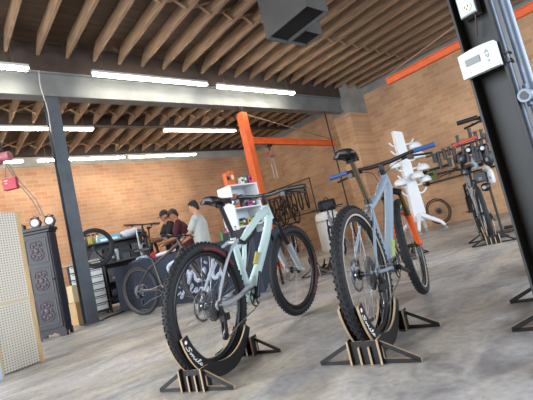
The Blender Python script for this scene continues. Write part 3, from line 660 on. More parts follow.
m = MB(); m.box((0, 0, .012), (.3, .2, .02)); m.ell((.05, .02, .04), (.07, .05, .025)); m.tube([(-.1, -.05, .035), (.1, .08, .035)], .012, 8); simple('tool_pile', m, mat('tool_grey', '#565a60', .5), 'small heap of grey tools on the navy table by the blue cloth', 'tools', T(.55, .15), ang)
# ------------------------------------------------------------------ people
skin = mat('skin', '#b98262', .55); skin2 = mat('skin_tan', '#a87256', .55); hair = mat('dark_hair', '#17130f', .7, var=.4, scale=60)
def remesh(o, v=.01, sub=0):
    r = o.modifiers.new('r', 'REMESH'); r.mode = 'VOXEL'; r.voxel_size = v; r.use_smooth_shade = True
    s = o.modifiers.new('s', 'SMOOTH'); s.factor = .5; s.iterations = 3; return o
def person(loc, rz, label, shirt, trousers, sk, hands, headpitch=-.15, bend=0., cap=None, hairlong=False, glasses=False, print_mat=None, hscale=1.0):
    """local: faces +x, y left; hands = two world-ish local targets (x,y,z)."""
    t = empty('person', loc, rz, label, 'person'); t.scale = (hscale,)*3
    hip = Vector((0, 0, .93)); Bm = Matrix.Rotation(bend, 3, 'Y')
    def b(v): return Bm @ (Vector(v)-hip)+hip
    m = MB()
    m.ell((0, 0, .93), (.11, .16, .12)); m.tube([b((0, 0, .92)), b((.0, 0, 1.1)), b((.01, 0, 1.3)), b((0, 0, 1.43))], [.13, .125, .15, .10], 16, sq=1.2)
    m.tube([b((-.005, -.17, 1.42)), b((-.01, 0, 1.455)), b((-.005, .17, 1.42))], .05, 12)
    m.tube([b((0, 0, 1.42)), b((.015, 0, 1.56))], [.058, .053], 12)
    HC = b((.03, 0, 1.635)); Hm = Bm @ Matrix.Rotation(-headpitch, 3, 'Y')
    h = lambda v: Hm @ Vector(v)+HC
    m.ell(HC, (.095, .075, .115), M=Hm); m.ell(h((.035, 0, -.055)), (.055, .052, .06), M=Hm)
    m.tube([h((.088, 0, .02)), h((.112, 0, -.02)), h((.092, 0, -.032))], [.01, .016, .012], 8); m.ell(h((.088, 0, -.062)), (.014, .024, .009), M=Hm)
    for s in (-1, 1): m.ell(h((-.002, s*.076, -.01)), (.018, .01, .03), M=Hm)
    arms = []
    for s, hd in zip((1, -1), hands):
        sh = b((-.005, s*.185, 1.405)); hd = Vector(hd); dv = hd-sh; Ld = min(dv.length, .55); dv.normalize(); hd = sh+dv*Ld
        mid = (sh+hd)/2; off = math.sqrt(max(0, .285**2-(Ld/2)**2)); el = mid+(Vector((-.3, s*.35, -1))-dv*Vector((-.3, s*.35, -1)).dot(dv)).normalized()*off
        arms.append((sh, el, hd)); m.tube([sh, sh.lerp(el, .5), el, el.lerp(hd, .35), hd], [.05, .047, .038, .038, .026], 12)
        dh = (hd-el).normalized(); sx = dh.cross(Vector((0, 0, 1))).normalized(); m.ell(hd+dh*.045, (.045, .02, .04), M=Matrix((dh, sx.cross(dh), sx)).transposed())
        for q, ln in zip((-.03, -.01, .01, .03), (.06, .072, .068, .052)):
            f0 = hd+dh*.075+sx*q; m.tube([f0, f0+dh*ln*.5+Vector((0, 0, -.008)), f0+dh*ln*.75+Vector((0, 0, -.035))], [.0095, .009, .008], 7)
        f0 = hd+dh*.03+sx*(-s*.035); m.tube([f0, f0+sx*(-s*.025)+dh*.02, f0+sx*(-s*.02)+dh*.05+Vector((0, 0, -.02))], [.012, .011, .009], 7)
    for s in (-1, 1): m.tube([(0, s*.09, .92), (.01, s*.1, .5), (-.01, s*.1, .08)], [.085, .055, .04], 12)
    remesh(m.build('body', sk, t), .009)
    c = MB(); c.tube([b((0, 0, .86)), b((.0, 0, 1.0)), b((0, 0, 1.15)), b((.01, 0, 1.32)), b((0, 0, 1.43))], [.155, .148, .148, .165, .115], 18, sq=1.22)
    c.tube([b((-.005, -.18, 1.42)), b((-.01, -.06, 1.45)), b((-.01, .06, 1.45)), b((-.005, .18, 1.42))], .062, 12)
    for sh, el, hd in arms: c.tube([sh, sh.lerp(el, .82)], [.068, .066], 12)
    so_ = remesh(c.build('shirt', shirt, t), .012)
    if print_mat: MB().ell(b((.155, 0, 1.28)), (.02, .08, .06), M=Bm).build('shirt_print', print_mat, so_)
    c = MB(); c.ell((0, 0, .92), (.135, .175, .13))
    for s in (-1, 1): c.tube([(0, s*.09, .9), (.01, s*.1, .5), (-.005, s*.1, .07)], [.1, .085, .075], 12)
    remesh(c.build('trousers', trousers, t), .014)
    for s in (-1, 1): MB().ell((.05, s*.1, .045), (.14, .05, .045)).build('shoe', black, t)
    for s in (-1, 1): MB().ell(h((.085, s*.03, .008)), (.009, .011, .006), 10, 8, M=Hm).build('eye', mat('eye_dark', '#201a18', .3), t)
    if cap:
        c = MB(); c.ell(h((-.008, 0, .04)), (.103, .086, .088), M=Hm); c.map(lambda v: v if (Hm.transposed() @ (v-HC)).z > .022 else (Hm @ Vector(((Hm.transposed() @ (v-HC)).x, (Hm.transposed() @ (v-HC)).y, .022))+HC)); c.build('cap', cap, t)
        MB().ell(h((.125, 0, .03)), (.07, .062, .008), M=Hm).build('cap_brim', cap, t)
    hr = MB(); hr.ell(h((-.022, 0, .028)), (.088, .082, .1), M=Hm); hr.ell(h((-.06, 0, -.01)), (.045, .07, .075), M=Hm)
    if not cap:
        for k in range(40):
            a = k*2.4; q = .35+.5*((k*7) % 10)/10; hr.ell(h((-.01+.075*q*math.cos(a), .07*q*math.sin(a), .085+.035*(1-q))), (.03, .028, .03), 8, 6, M=Hm)
        hr.ell(h((.045, 0, .088)), (.045, .06, .03), M=Hm)
    hr.build('hair', hair, t)
    if glasses:
        g = MB()
        for s in (-1, 1): g.torus(h((.098, s*.033, .01)), Hm @ Vector((1, 0, 0)), .022, .0028, 20, 6); g.tube([h((.094, s*.055, .012)), h((.0, s*.08, .008))], .0025, 6)
        g.build('glasses', black, t)
    return t
face = math.atan2(.66, -.75)
jean = mat('dark_jeans', '#2b3038', .8)
person((3.83, 6.34, 0), face-R(10), 'person with dark curly hair in a pale grey green printed t-shirt behind the table', mat('grey_tshirt', '#a9aba2', .85, var=.08, scale=15), jean, skin, [(.40, .14, 1.05), (.42, -.08, 1.02)], headpitch=-.25, print_mat=mat('shirt_print', '#8a9478', .8), hscale=.955)
person((4.06, 7.30, 0), face+R(8), 'person in a black cap, glasses and maroon shirt bent over work behind the table', mat('maroon_shirt', '#4a1c26', .85, var=.2, scale=10), jean, skin2, [(.46, .12, 1.10), (.46, -.12, 1.06)], headpitch=-.2, bend=.2, cap=black, glasses=True)
person((4.16, 8.12, 0), face+R(40), 'person with a black cap and sleeves, partly hidden left of the maroon-shirted person', mat('black_shirt', '#1d1e22', .85), jean, skin, [(.45, .12, 1.2), (.42, -.15, 1.15)], headpitch=-.3, bend=.05, cap=black, hscale=1.05)
# bike held up in a repair stand behind the table
t = empty('repair_stand', (3.66, 8.72, 0), 0, 'silver upright repair stand left of the people behind the table', 'repair stand')
MB().cyl((0, 0, .05), (0, 0, 1.62), .02, n=12).build('pole', mat('satin_silver', '#b3b6b8', .35, .6), t)
for k in range(3): a = 2*PI*k/3; MB().tube([(0, 0, .2), (.4*math.cos(a), .4*math.sin(a), .02)], .014, 8).build('leg', darksteel, t)
MB().tube([(0, 0, 1.5), (.24, .06, 1.48)], .025, 10).build('clamp_arm', darksteel, t)
kspec = dict(frame_mat=mat('black_green_paint', '#262b28', .4), low=silver, hi=False, grip=mat('wine_grip', '#5c2530', .6), bar=(.83, 1.05), steer=R(20), bw=.37, zc=.375)
bike('mountain_bike', (4.06, 8.86, .55), R(235), 'black mountain bike lifted in the repair stand behind the navy table', kspec)
# ------------------------------------------------------------------ white shelf with goods
sx, sy, sw, sd_, shh = 4.30, 5.8, .62, .42, 1.8
t = empty('display_shelf', (sx, sy, 0), 0, 'tall white shelf unit with small goods behind the mint handlebar', 'shelf')
for x in (0, sw): MB().box((x, sd_/2, shh/2), (.025, sd_, shh)).build('side_panel', white, t)
MB().box((sw/2, sd_, shh/2), (sw, .015, shh)).build('back_panel', mat('shelf_back', '#cdd6dd', .5), t)
zs = (.06, .38, .70, 1.02, 1.36, shh-.012)
for z in zs: MB().box((sw/2, sd_/2, z), (sw-.025, sd_-.01, .024)).build('shelf', white, t)
cols = ['#d8682e', '#c9a32f', '#8aa63c', '#b8447c', '#d8682e', '#e0e0da', '#3f7a4a', '#444a50', '#d8682e', '#b8447c']
def goods(n, z, x0, x1, group, place, hgt=(.09, .17), pal=None, yo=.1):
    xs = [x0+(x1-x0)*(i+.5)/n for i in range(n)]
    for i, x in enumerate(xs):
        c_ = (pal or cols)[i % len(pal or cols)]; hh = hgt[0]+(hgt[1]-hgt[0])*((i*37) % 10)/10; w_ = (x1-x0)/n*.8
        nm = {'#d8682e': 'orange', '#c9a32f': 'yellow', '#8aa63c': 'lime', '#b8447c': 'magenta', '#e0e0da': 'white', '#3f7a4a': 'green', '#444a50': 'dark grey'}[c_]
        m = MB(); m.box((0, 0, hh/2), (w_, .1, hh)); o = simple('product_box', m, mat('pack_'+c_[1:], c_, .5, var=.2, scale=30), f'small {nm} product pack {place}', 'box', (sx+x, sy+yo+.03*(i % 2), z+.013), 0, group, bevel=.004)
        MB().box((0, -.0515, hh*.55), (w_*.6, .002, hh*.3)).build('printed_panel', mat('pack_label', '#e8e4d4', .6) if i % 2 else black, o)
goods(4, zs[1], .05, .57, 'packs on the lower shelf', 'on the lowest filled level of the white shelf')
goods(5, zs[2], .05, .57, 'packs on the second shelf', 'on the second level of the white shelf', pal=['#8aa63c', '#c9a32f', '#444a50', '#8aa63c', '#3f7a4a'])
goods(5, zs[3], .05, .57, 'packs on the third shelf', 'on the green middle level of the white shelf', pal=['#8aa63c', '#444a50', '#c9a32f', '#8aa63c', '#3f7a4a'])
goods(3, zs[4], .02, .30, 'packs on the top compartment', 'in the top compartment of the white shelf', (.2, .3), pal=['#d8682e', '#d8682e', '#444a50'])
goods(2, zs[4], .36, .58, 'packs in the upper right compartment', 'in the upper right of the white shelf', (.1, .14), pal=['#b8447c', '#444a50'])
goods(2, zs[5], -.02, .22, 'boxes on top left of the shelf', 'on top of the white shelf at left', (.24, .3), pal=['#d8682e', '#d8682e'])
goods(3, zs[5], .3, .6, 'boxes on top right of the shelf', 'on top of the white shelf at right', (.13, .2), pal=['#e0e0da', '#3f7a4a', '#b8447c'])
# ------------------------------------------------------------------ left: pegboard, cabinet, red box
pa = Vector((.815, 4.888, 0)); pb = Vector((.436, 4.763, 0)); dd = (pa-pb).normalized(); pang = math.atan2(dd.y, dd.x); Lp = (pa-pb).length
t = empty('pegboard_panel', pb, pang, 'tall white pegboard panel with pale wooden edge at the far left', 'pegboard')
MB().box((Lp/2, 0, .79), (Lp-.03, .012, 1.56)).build('board', pegboard_mat(), t)
wood = mat('pale_pine', '#c9ab7c', .6, var=.15, scale=8, stretch=(4, 4, .5))
m = MB(); m.box((Lp-.012, .012, .785), (.035, .06, 1.57)); m.box((.015, .012, .785), (.03, .05, 1.57)); m.box((Lp/2, .03, 1.555), (Lp-.06, .04, .03)); m.box((Lp/2, .03, .02), (Lp-.06, .04, .03)); m.build('frame', wood, t)
MB().box((Lp/2, -.008, .66), (Lp-.04, .006, .035)).build('rail', mat('cream_rail', '#cdbfa2', .6), t)
simple('foam_board', MB().box((0, 0, .17), (.2, .03, .34)), mat('ice_blue_board', '#b7cbe0', .5), 'pale blue board standing on the floor left of the pegboard', 'board', (.335, 4.60, 0), pang-.1, bevel=.003)
C0 = Vector((1.455, 6.62, 0)); ca = R(-30)
wd = mat('dark_carved_wood', '#242226', .45, var=.25, scale=14); carv = mat('purple_tinted_carving', '#4a3a40', .5, var=.35, scale=30); wd2 = mat('blue_lit_wood', '#222733', .5, var=.2, scale=18)  # last wood is bluer: the light on the cabinet's side put into colour
t = empty('carved_cabinet', C0, ca, 'dark carved wooden cabinet with three decorated door panels left of the grey column', 'cabinet')
cw, cd, ch = .40, .30, 1.64   # local: x along the front to the left is -x, y is depth
m = MB(); m.box((-cw/2, cd/2, .09+(ch-.19)/2), (cw, cd, ch-.19)); m.build('body', wd, t, bevel=.005)
m = MB(); m.box((-cw/2, cd/2-.01, ch-.03), (cw+.07, cd+.07, .05)); m.box((-cw/2, cd/2-.005, ch-.075), (cw+.03, cd+.03, .04)); m.build('cornice', wd, t, bevel=.008)
m = MB()
for s in (-1, 1): pass
arch = [(-cw-.01, 0), (-cw+.06, 0), (-cw+.10, .05), (-cw/2-.04, .075), (-cw/2, .055), (-cw/2+.04, .075), (-.10, .05), (-.06, 0), (.01, 0), (.01, .1), (-cw-.01, .1)]
m.prism(arch, lambda u, v: (u, -.012, v), (0, .03, 0)); m.prism([(0, 0), (.06, 0), (.09, .06), (.21, .06), (.24, 0), (.3, 0), (.3, .1), (0, .1)], lambda u, v: (-.02, u, v), (.03, 0, 0)); m.box((-cw+.03, cd-.03, .05), (.05, .05, .1)); m.build('apron', wd, t)
dr = MB(); dr.box((-cw/2, -.008, .84), (cw-.04, .02, 1.4)); dro = dr.build('door', wd, t, bevel=.003)
for k, z in enumerate((.40, .85, 1.29)):
    m = MB(); hh = .37
    for (a_, b_) in (((-cw+.06, z-hh/2), (-.06, z-hh/2)), ((-.06, z-hh/2), (-.06, z+hh/2)), ((-.06, z+hh/2), (-cw+.06, z+hh/2)), ((-cw+.06, z+hh/2), (-cw+.06, z-hh/2))): m.tube([(a_[0], -.02, a_[1]), (b_[0], -.02, b_[1])], .008, 6)
    m.build('panel_moulding', mat('grey_green_wood', '#4f514e', .5), dro)
    m = MB(); cxx = -cw/2
    m.ell((cxx, -.018, z), (.035, .014, .045))
    for q in range(8):
        a = 2*PI*q/8; m.ell((cxx+.075*math.cos(a)*.8, -.018, z+.10*math.sin(a)), (.024, .012, .026), 10, 6)
    for s in (-1, 1):
        m.tube(cat([(cxx, -.02, z-.14), (cxx+s*.06, -.02, z-.12), (cxx+s*.09, -.02, z-.05), (cxx+s*.05, -.02, z)], 4), .008, 6); m.tube(cat([(cxx, -.02, z+.14), (cxx+s*.07, -.02, z+.12), (cxx+s*.08, -.02, z+.05)], 4), .008, 6)
    m.build('carving', carv, dro)
m = MB(); m.box((.004, cd/2, .84), (.01, cd-.04, 1.36)); m.build('side_panel', wd2, t)  # side face tinted blue to imitate how light falls on it
MB().ell((-.035, -.03, .84), (.012, .014, .012)).build('knob', darksteel, dro)
def c2w(x, y, z): return Vector((C0.x, C0.y, 0))+Matrix.Rotation(ca, 3, 'Z') @ Vector((x, y, z))
def clock(px, py, label):
    t = empty('desk_clock', c2w(px, py, ch-.005), ca, label, 'clock', 'round clocks on the carved cabinet')
    m = MB(); m.cyl((0, -.03, .085), (0, .04, .085), .075, n=24); m.box((0, .005, .01), (.08, .06, .02)); m.torus((0, 0, .165), (0, 1, 0), .022, .005, 16, 6)
    for s in (-1, 1): m.ell((s*.045, 0, .155), (.022, .02, .02), 10, 8); m.cyl((s*.05, 0, .02), (s*.06, 0, 0), .008, n=8)
    m.build('case', black, t); MB().cyl((0, -.031, .085), (0, -.036, .085), .055, n=24).build('face', mat('clock_face', '#b9bcc0', .4), t)
clock(-.19, .1, 'left of the two round black clocks with pale faces on the carved cabinet')
clock(-.0, .14, 'right of the two round black clocks with pale faces on the carved cabinet')
m = MB(); m.box((0, 0, .04), (.14, .1, .08)); m.torus((0, 0, .08), (0, 1, 0), .04, .006, 16, 6); simple('small_basket', m, black, 'small black box at the left end of the carved cabinet top', 'box', c2w(-.40, .06, ch-.005), ca)
redm = mat('red_box_paint', '#a32a38', .5, var=.2, scale=30)
t = empty('red_control_box', (1.17, 7.15, 2.35), R(-40), 'red pendant box with white marks hanging by a strap at the left edge', 'control box')
MB().box((0, 0, .09), (.21, .08, .19)).build('box', redm, t, bevel=.01)
m = MB(); m.box((-.05, -.042, .14), (.06, .004, .02)); m.box((-.05, -.042, .10), (.04, .004, .015)); m.build('marking', mat('mark_pink', '#d9a0a6', .6), t)
m = MB(); m.tube([(-.07, 0, .18), (-.05, 0, .34), (.0, 0, .42)], .007, 6); m.tube([(.07, 0, .18), (.05, 0, .34), (0, 0, .42)], .007, 6); m.build('strap', mat('cord_grey', '#77726c', .6), t)
t = empty('red_hoist', (1.12, 7.16, 2.78), R(-40), 'reddish hoist body hanging above the red pendant box at the left edge', 'hoist')
m = MB(); m.cyl((-.2, 0, .1), (.12, 0, .1), .07, n=16); m.ell((-.08, 0, .08), (.09, .09, .1)); m.build('housing', mat('faded_red', '#95545a', .5, var=.3, scale=20), t)
m = MB(); m.cyl((0, 0, .15), (0, 0, 1.55), .012, n=8); m.torus((0, 0, .19), (0, 1, 0), .03, .008, 14, 6); m.build('hanger', darksteel, t)
cc = mat('cord_grey', '#77726c', .6)
q0 = c2w(-.12, .12, ch+.17)
m = MB(); m.tube(cat([(1.14, 7.16, 2.78), (1.24, 7.08, 2.45), (1.36, 6.95, 2.15), (q0.x+.02, q0.y+.02, q0.z+.02)], 5), .008, 6); m.tube(cat([(1.17, 7.16, 2.78), (1.30, 7.08, 2.42), (1.42, 6.9, 2.1), (q0.x+.06, q0.y+.02, q0.z)], 5), .008, 6)
tag(m.build('hanging_cable', cc), 'pair of grey cables sagging from the red hoist down to the cabinet top', 'cable')
# ------------------------------------------------------------------ left background: tool chest, bins, boxes
t = empty('tool_chest', (2.40, 8.55, 0), R(-12), 'white drawer tool chest behind the grey column', 'tool chest')
MB().box((0, 0, .55), (.62, .45, 1.0)).build('body', mat('chest_black', '#1c1d20', .5), t, bevel=.01)
for k in range(7):
    d_ = MB().box((0, -.235, .16+.135*k), (.56, .02, .115)).build('drawer', mat('drawer_white', '#c9cac6', .45), t, bevel=.004); MB().box((0, -.252, .195+.135*k), (.5, .014, .012)).build('handle', black, d_)
for x in (-.26, .26):
    for y in (-.17, .17): MB().cyl((x-.012, y, .03), (x+.012, y, .03), .03, n=12).build('caster', black, t)
m = MB(); m.box((0, 0, .02), (.66, .4, .04)); simple('bench_board', m, mat('bench_top', '#b3a58e', .6), 'pale board lying on the white tool chest behind the column', 'board', (2.35, 8.6, 1.05), R(-12))
wt = empty('spare_bike_wheel', (2.43, 7.85, .88), R(-35), 'loose black bicycle wheel hung behind the grey column', 'wheel')
wl = wheel(wt, (0, 0, .39), True, dict(), 'wheel', False)
MB().tube([(0, .03, .39), (0, .1, .3), (0, .42, .18)], .012, 8).build('hook', darksteel, wt)
m = MB(); m.box((0, 0, .19), (.36, .3, .38)); simple('cardboard_box', m, mat('cardboard', '#b59468', .8, var=.1, scale=10), 'brown cardboard box on the floor behind the grey column', 'box', (2.03, 7.85, 0), R(15), bevel=.004)
simple('cardboard_box', MB().box((0, 0, .15), (.28, .26, .3)), mat('cardboard_light', '#c8b48c', .8, var=.1, scale=10), 'pale carton stacked on the brown cardboard box', 'box', (2.03, 7.88, .385), R(5), bevel=.004)
sh = empty('storage_rack', (3.35, 9.3, 0), R(-14), 'black storage rack of bins left of the people, below the blue box', 'rack')
for x in (-.62, .62):
    for y in (-.2, .2): MB().box((x, y, .73), (.035, .035, 1.46)).build('post', black, sh)
MB().box((0, .215, .76), (1.3, .012, 1.4)).build('back_panel', black, sh)
for z in (.1, .55, 1.0, 1.45): MB().box((0, 0, z), (1.28, .44, .03)).build('shelf', black, sh)
def rk(x, y, z): return Vector((3.35, 9.3, 0))+Matrix.Rotation(R(-14), 3, 'Z') @ Vector((x, y, z))
binm = [mat('bin_black', '#1e1f22', .5), mat('bin_navy', '#232a38', .5), mat('bin_grey', '#4c5056', .5)]
pl_ = ['bottom', 'second', 'third']
for lv, z in enumerate((.115, .565, 1.015)):
    for k in range(4):
        m = MB(); m.prism([(-.2, 0), (.2, 0), (.2, .3), (-.12, .3), (-.2, .16)], lambda u, v: (-.13, u, v), (.26, 0, 0))
        o = simple('storage_bin', m, binm[(lv+k) % 3], f'{("black","navy","grey")[(lv+k)%3]} plastic bin on the {pl_[lv]} level of the storage rack', 'bin', rk(-.45+.3*k, 0, z), R(-14), f'bins on the {pl_[lv]} rack level', bevel=.006)
        MB().box((0, -.203, .08), (.12, .004, .05)).build('card', mat('bin_card', '#9aa0a4', .6), o)
t = simple('blue_tub', MB().prism([(-.22, 0), (.22, 0), (.24, .14), (-.24, .14)], lambda u, v: (u, -.14, v), (0, .28, 0)), mat('sky_blue_plastic', '#5ea9c8', .5), 'sky blue tub on top of the storage rack', 'tub', rk(-.12, 0, 1.465), R(-14), bevel=.01)
MB().box((0, -.142, .05), (.36, .004, .05)).build('white_panel', white, t)
m = MB(); m.ell((0, 0, .1), (.2, .13, .1)); m.ell((.15, .02, .13), (.13, .1, .08)); simple('plastic_bag', m, mat('pale_bag', '#c9d4df', .4, var=.1, scale=14), 'white crumpled bag beside the sky blue tub', 'bag', rk(.32, 0, 1.465), R(-14))
m = MB(); m.ell((0, 0, .09), (.13, .1, .09)); simple('cloth_bundle', m, mat('cobalt_cloth', '#3f5f9a', .8, var=.2, scale=20), 'blue cloth bundle at the right end of the storage rack', 'cloth', rk(.52, 0, 1.465), R(-14))
for k, (x, c_, nm) in enumerate(((-.52, '#b9a23c', 'yellow'), (-.43, '#6a7a3c', 'olive'), (-.35, '#cfcabb', 'cream'), (-.58, '#3c3f44', 'dark'))):
    m = MB(); m.lathe([(.035, 0), (.037, .12), (.015, .16), (.015, .2)], n=12); o = simple('spray_bottle', m, mat('spray_'+nm, c_, .5), f'{nm} spray bottle at the left end of the storage rack top', 'bottle', rk(x, .02*(k % 2), 1.465), 0, 'spray bottles on the rack'); MB().box((.01, 0, .22), (.06, .025, .04)).build('trigger', black, o)
# low clutter behind the table's left end
t = empty('work_cart', (3.05, 8.22, 0), R(-14), 'black work cart with clutter behind the left end of the navy table', 'cart')
for z in (.25, .95): MB().box((0, 0, z), (.8, .4, .03)).build('tray', black, t)
for x in (-.38, .38):
    for y in (-.18, .18): MB().cyl((x, y, .06), (x, y, .95), .014, n=8).build('post', black, t); MB().cyl((x-.01, y, .035), (x+.01, y, .035), .035, n=12).build('caster', darksteel, t)
for k, (x, y, w_, hh, c_, nm) in enumerate(((-.28, 0, .16, .2, '#23262c', 'black toolbox'), (-.08, .05, .1, .24, '#bfc6cc', 'white spray can'), (.07, -.03, .14, .12, '#3a4048', 'grey parts box'), (.26, .03, .18, .16, '#15161a', 'black case'))):
    ww = Vector((3.05, 8.22, 0))+Matrix.Rotation(R(-14), 3, 'Z') @ Vector((x, y, .966))
    m = MB(); (m.cyl((0, 0, 0), (0, 0, hh), .035, n=14) if 'can' in nm else m.box((0, 0, hh/2), (w_, .18, hh))); simple('_'.join(nm.split()[1:]), m, mat('cart_'+str(k), c_, .5), nm+' standing on the black work cart', nm.split()[-1], ww, R(-14))
m = MB(); m.tube(cat([(2.69, 7.62, .012), (2.45, 7.5, .012), (2.25, 7.35, .012), (2.13, 7.2, .012)], 5), .012, 8); tag(m.build('floor_cable', black), 'black cable lying on the floor between grey column and navy table', 'cable')
# ------------------------------------------------------------------ right wall area: tyre rack with bikes
t = empty('tyre_rack', (10.6, 11.2, 0), 0, 'thin dark tube rack against the right brick wall holding hanging tyres', 'rack')
m = MB()
for y in (-1.6, 1.45): m.tube([(0, y, 0), (0, y, 2.5)], .02, 8)
m.tube([(0, -1.6, 1.3), (0, 1.45, 1.3)], .02, 8)
m.tube([(0, -1.6, 2.5), (0, 1.45, 2.5)], .02, 8); m.build('tube_frame', darksteel, t)
MB().tube([(-.1, -1.5, 2.18), (-.1, 1.4, 2.18)], .03, 8).build('hanging_rail', mat('rail_grey', '#77746e', .5, .3), t)
def tm():
    m = MB(); m.torus((0, 0, -.33), (1, 0, 0), .33, .028, 40, 8); m.map(lambda v: Vector((v.x, v.y*.55, v.z*1.05))); return m
tme = tm().mesh('tyre', rubber)
for k in range(9):
    o = bpy.data.objects.new('spare_tyre', tme); COL.objects.link(o); o.location = (10.5, 9.85+.33*k, 2.15); o.rotation_euler = (0, 0, R(-35+8*(k % 3)))
    tag(o, 'black folded-long bicycle tyre hanging on the rack by the right brick wall', 'tyre', 'tyres hanging on the wall rack')
cs = ['#3c3a38', '#4b4238', '#2c3034', '#554a40']; nm = ['charcoal', 'brown', 'black', 'tan']
pos = [(9.9, 10.3, 40, 'nearest the white bin'), (9.7, 10.95, 30, 'second from the white bin'), (9.6, 11.6, 35, 'third from the white bin'), (9.5, 12.3, 28, 'farthest into the corner')]
for k in range(4):
    sp_ = dict(frame_mat=mat('frame_'+nm[k], cs[k], .4), low=black, hi=False, zc=.372, tr=(.345, .022), wall=mat('tan_sidewall', '#7a664c', .7))
    x, y, r_, w_ = pos[k]; bike('bicycle', (x, y, .0), R(r_+180), f'{nm[k]} bicycle parked below the hanging tyres, {w_}', sp_)
for k in range(4):
    x, y, r_, w_ = pos[k]; src = [q for q in bpy.data.objects if q.get('category') == 'bicycle' and q.get('label', '').startswith(nm[3-k]+' bicycle parked')][0]
    dup(src, (x+.45, y+.1, 1.0), R(r_+165), f'{nm[3-k]} bicycle hung above the parked ones under the tyres, {w_}')

# white rounded bin, black bag, kid bike
t = empty('white_bin', (8.5, 7.4, 0), 0, 'white rounded upright bin behind the blue bike saddle post', 'bin')
MB().lathe([(.32, 0), (.34, .05), (.34, .85), (.33, .98), (.26, 1.07), (.15, 1.09), (.02, 1.09)], n=28).build('shell', mat('bin_white', '#dcdedd', .4), t)
MB().lathe([(.342, .82), (.348, .82), (.348, .86), (.342, .86)], n=28).build('rim_band', silver, t)
t = empty('black_bag', (8.5, 7.3, 1.09), R(-40), 'black boxy bag resting on top of the white bin', 'bag')
m = MB(); m.box((0, 0, .15), (.46, .3, .3)); m.build('body', mat('black_fabric', '#17181c', .9), t, bevel=.05)
MB().torus((0, -.02, .3), (0, 1, 0), .06, .012, 16, 6).build('handle', black, t); MB().box((0, -.16, .13), (.3, .03, .18)).build('pocket', mat('grey_fabric', '#3a3c42', .9), t, bevel=.01)
sp_ = dict(frame_mat=mat('frame_steel', '#7d8790', .4), low=black, hi=False, zc=.35, tr=(.325, .018), wall=mat('grey_sidewall', '#8e8b84', .7), sad=(.2, 1.1), bar=(.83, 1.1))
bike('bicycle', (6.85, 5.72, 0), R(50), 'grey bicycle with a thin wheel in front of the white bin', sp_)
# ------------------------------------------------------------------ white display tree with helmets
t = empty('display_tree', (8.83, 4.92, 0), R(-25), 'tall white display tree on curved legs by the right brick wall', 'display stand')
m = MB(); m.prism([(-.13, .3), (.13, .3), (.17, .5), (.14, 1.2), (.115, 2.46), (-.12, 2.52), (-.14, 1.2), (-.17, .5)], lambda u, v: (u, -.05, v), (0, .1, 0)); m.build('trunk', white, t, bevel=.01)
for k in range(4):
    a = PI/4+PI/2*k; dx, dy = math.cos(a), math.sin(a)
    l = MB().tube(cat([(dx*.05, dy*.03, .45), (dx*.22, dy*.22, .33), (dx*.42, dy*.42, .2), (dx*.5, dy*.5, .1)], 4), [.07, .065, .06, .055, .05, .05, .045, .045, .04, .04, .035, .03, .03], 10).build('leg', white, t)
    MB().cyl((dx*.5-.015, dy*.5, .04), (dx*.5+.015, dy*.5, .04), .04, n=12).build('caster', silver, l)
pegs = [(s, z) for z in (.95, 1.15, 1.35, 1.55, 1.75, 1.95, 2.15) for s in (-1, 1)]
for k, (s, z) in enumerate(pegs): MB().tube(cat([(s*.1, -.02, z), (s*.24, -.06, z+.0), (s*.34, -.08, z+.09)], 3), .022, 8).build('peg', white, t)
TR = Matrix.Translation((8.83, 4.92, 0)) @ Matrix.Rotation(R(-25), 4, 'Z')
def helmet(p, label, dark_):
    t = empty('bike_helmet', TR @ Vector(p), R(40*random.random()), label, 'helmet')
    m = MB(); m.ell((0, 0, .04), (.18, .14, .13)); m.map(lambda v: Vector((v.x, v.y, max(v.z, .0)))); m.ell((.13, 0, .02), (.05, .085, .012)); m.build('shell', mat('helmet_white', '#e4e6e6', .35), t)
    m = MB()
    for q in (-.05, 0, .05): m.ell((0, q, .1), (.09, .011, .045), 10, 8)
    m.tube([(0, .09, .0), (.03, .03, -.1), (.0, -.09, .0)], .006, 6); m.build('vent', black if dark_ else mat('vent_grey', '#6d7276', .6), t); return t
for p, lab, dk_ in (((.32, -.1, 2.0), 'white bicycle helmet highest on the right of the display tree', False), ((.34, -.12, 1.75), 'white bicycle helmet upper right on the display tree, above the blue grip', False), ((-.34, -.1, 1.62), 'white bicycle helmet on the left side of the display tree', False),
                    ((.36, -.12, 1.45), 'white helmet with black vents, middle right of the display tree', True), ((.33, -.12, 1.17), 'white helmet with black vents, low right of the display tree', True), ((.1, -.2, 1.28), 'white helmet hung on the trunk of the display tree', False), ((-.33, -.1, 1.2), 'white helmet low on the left of the display tree', False)):
    helmet(p, lab, dk_)
wt = empty('spare_bike_wheel', (10.98, 5.5, 0), R(88), 'thin black bicycle wheel leaning against the right brick wall', 'wheel'); wt.rotation_euler = (R(-7), 0, R(88))
wheel(wt, (0, 0, .385), False, dict(tr=(.352, .018)), 'wheel', False)
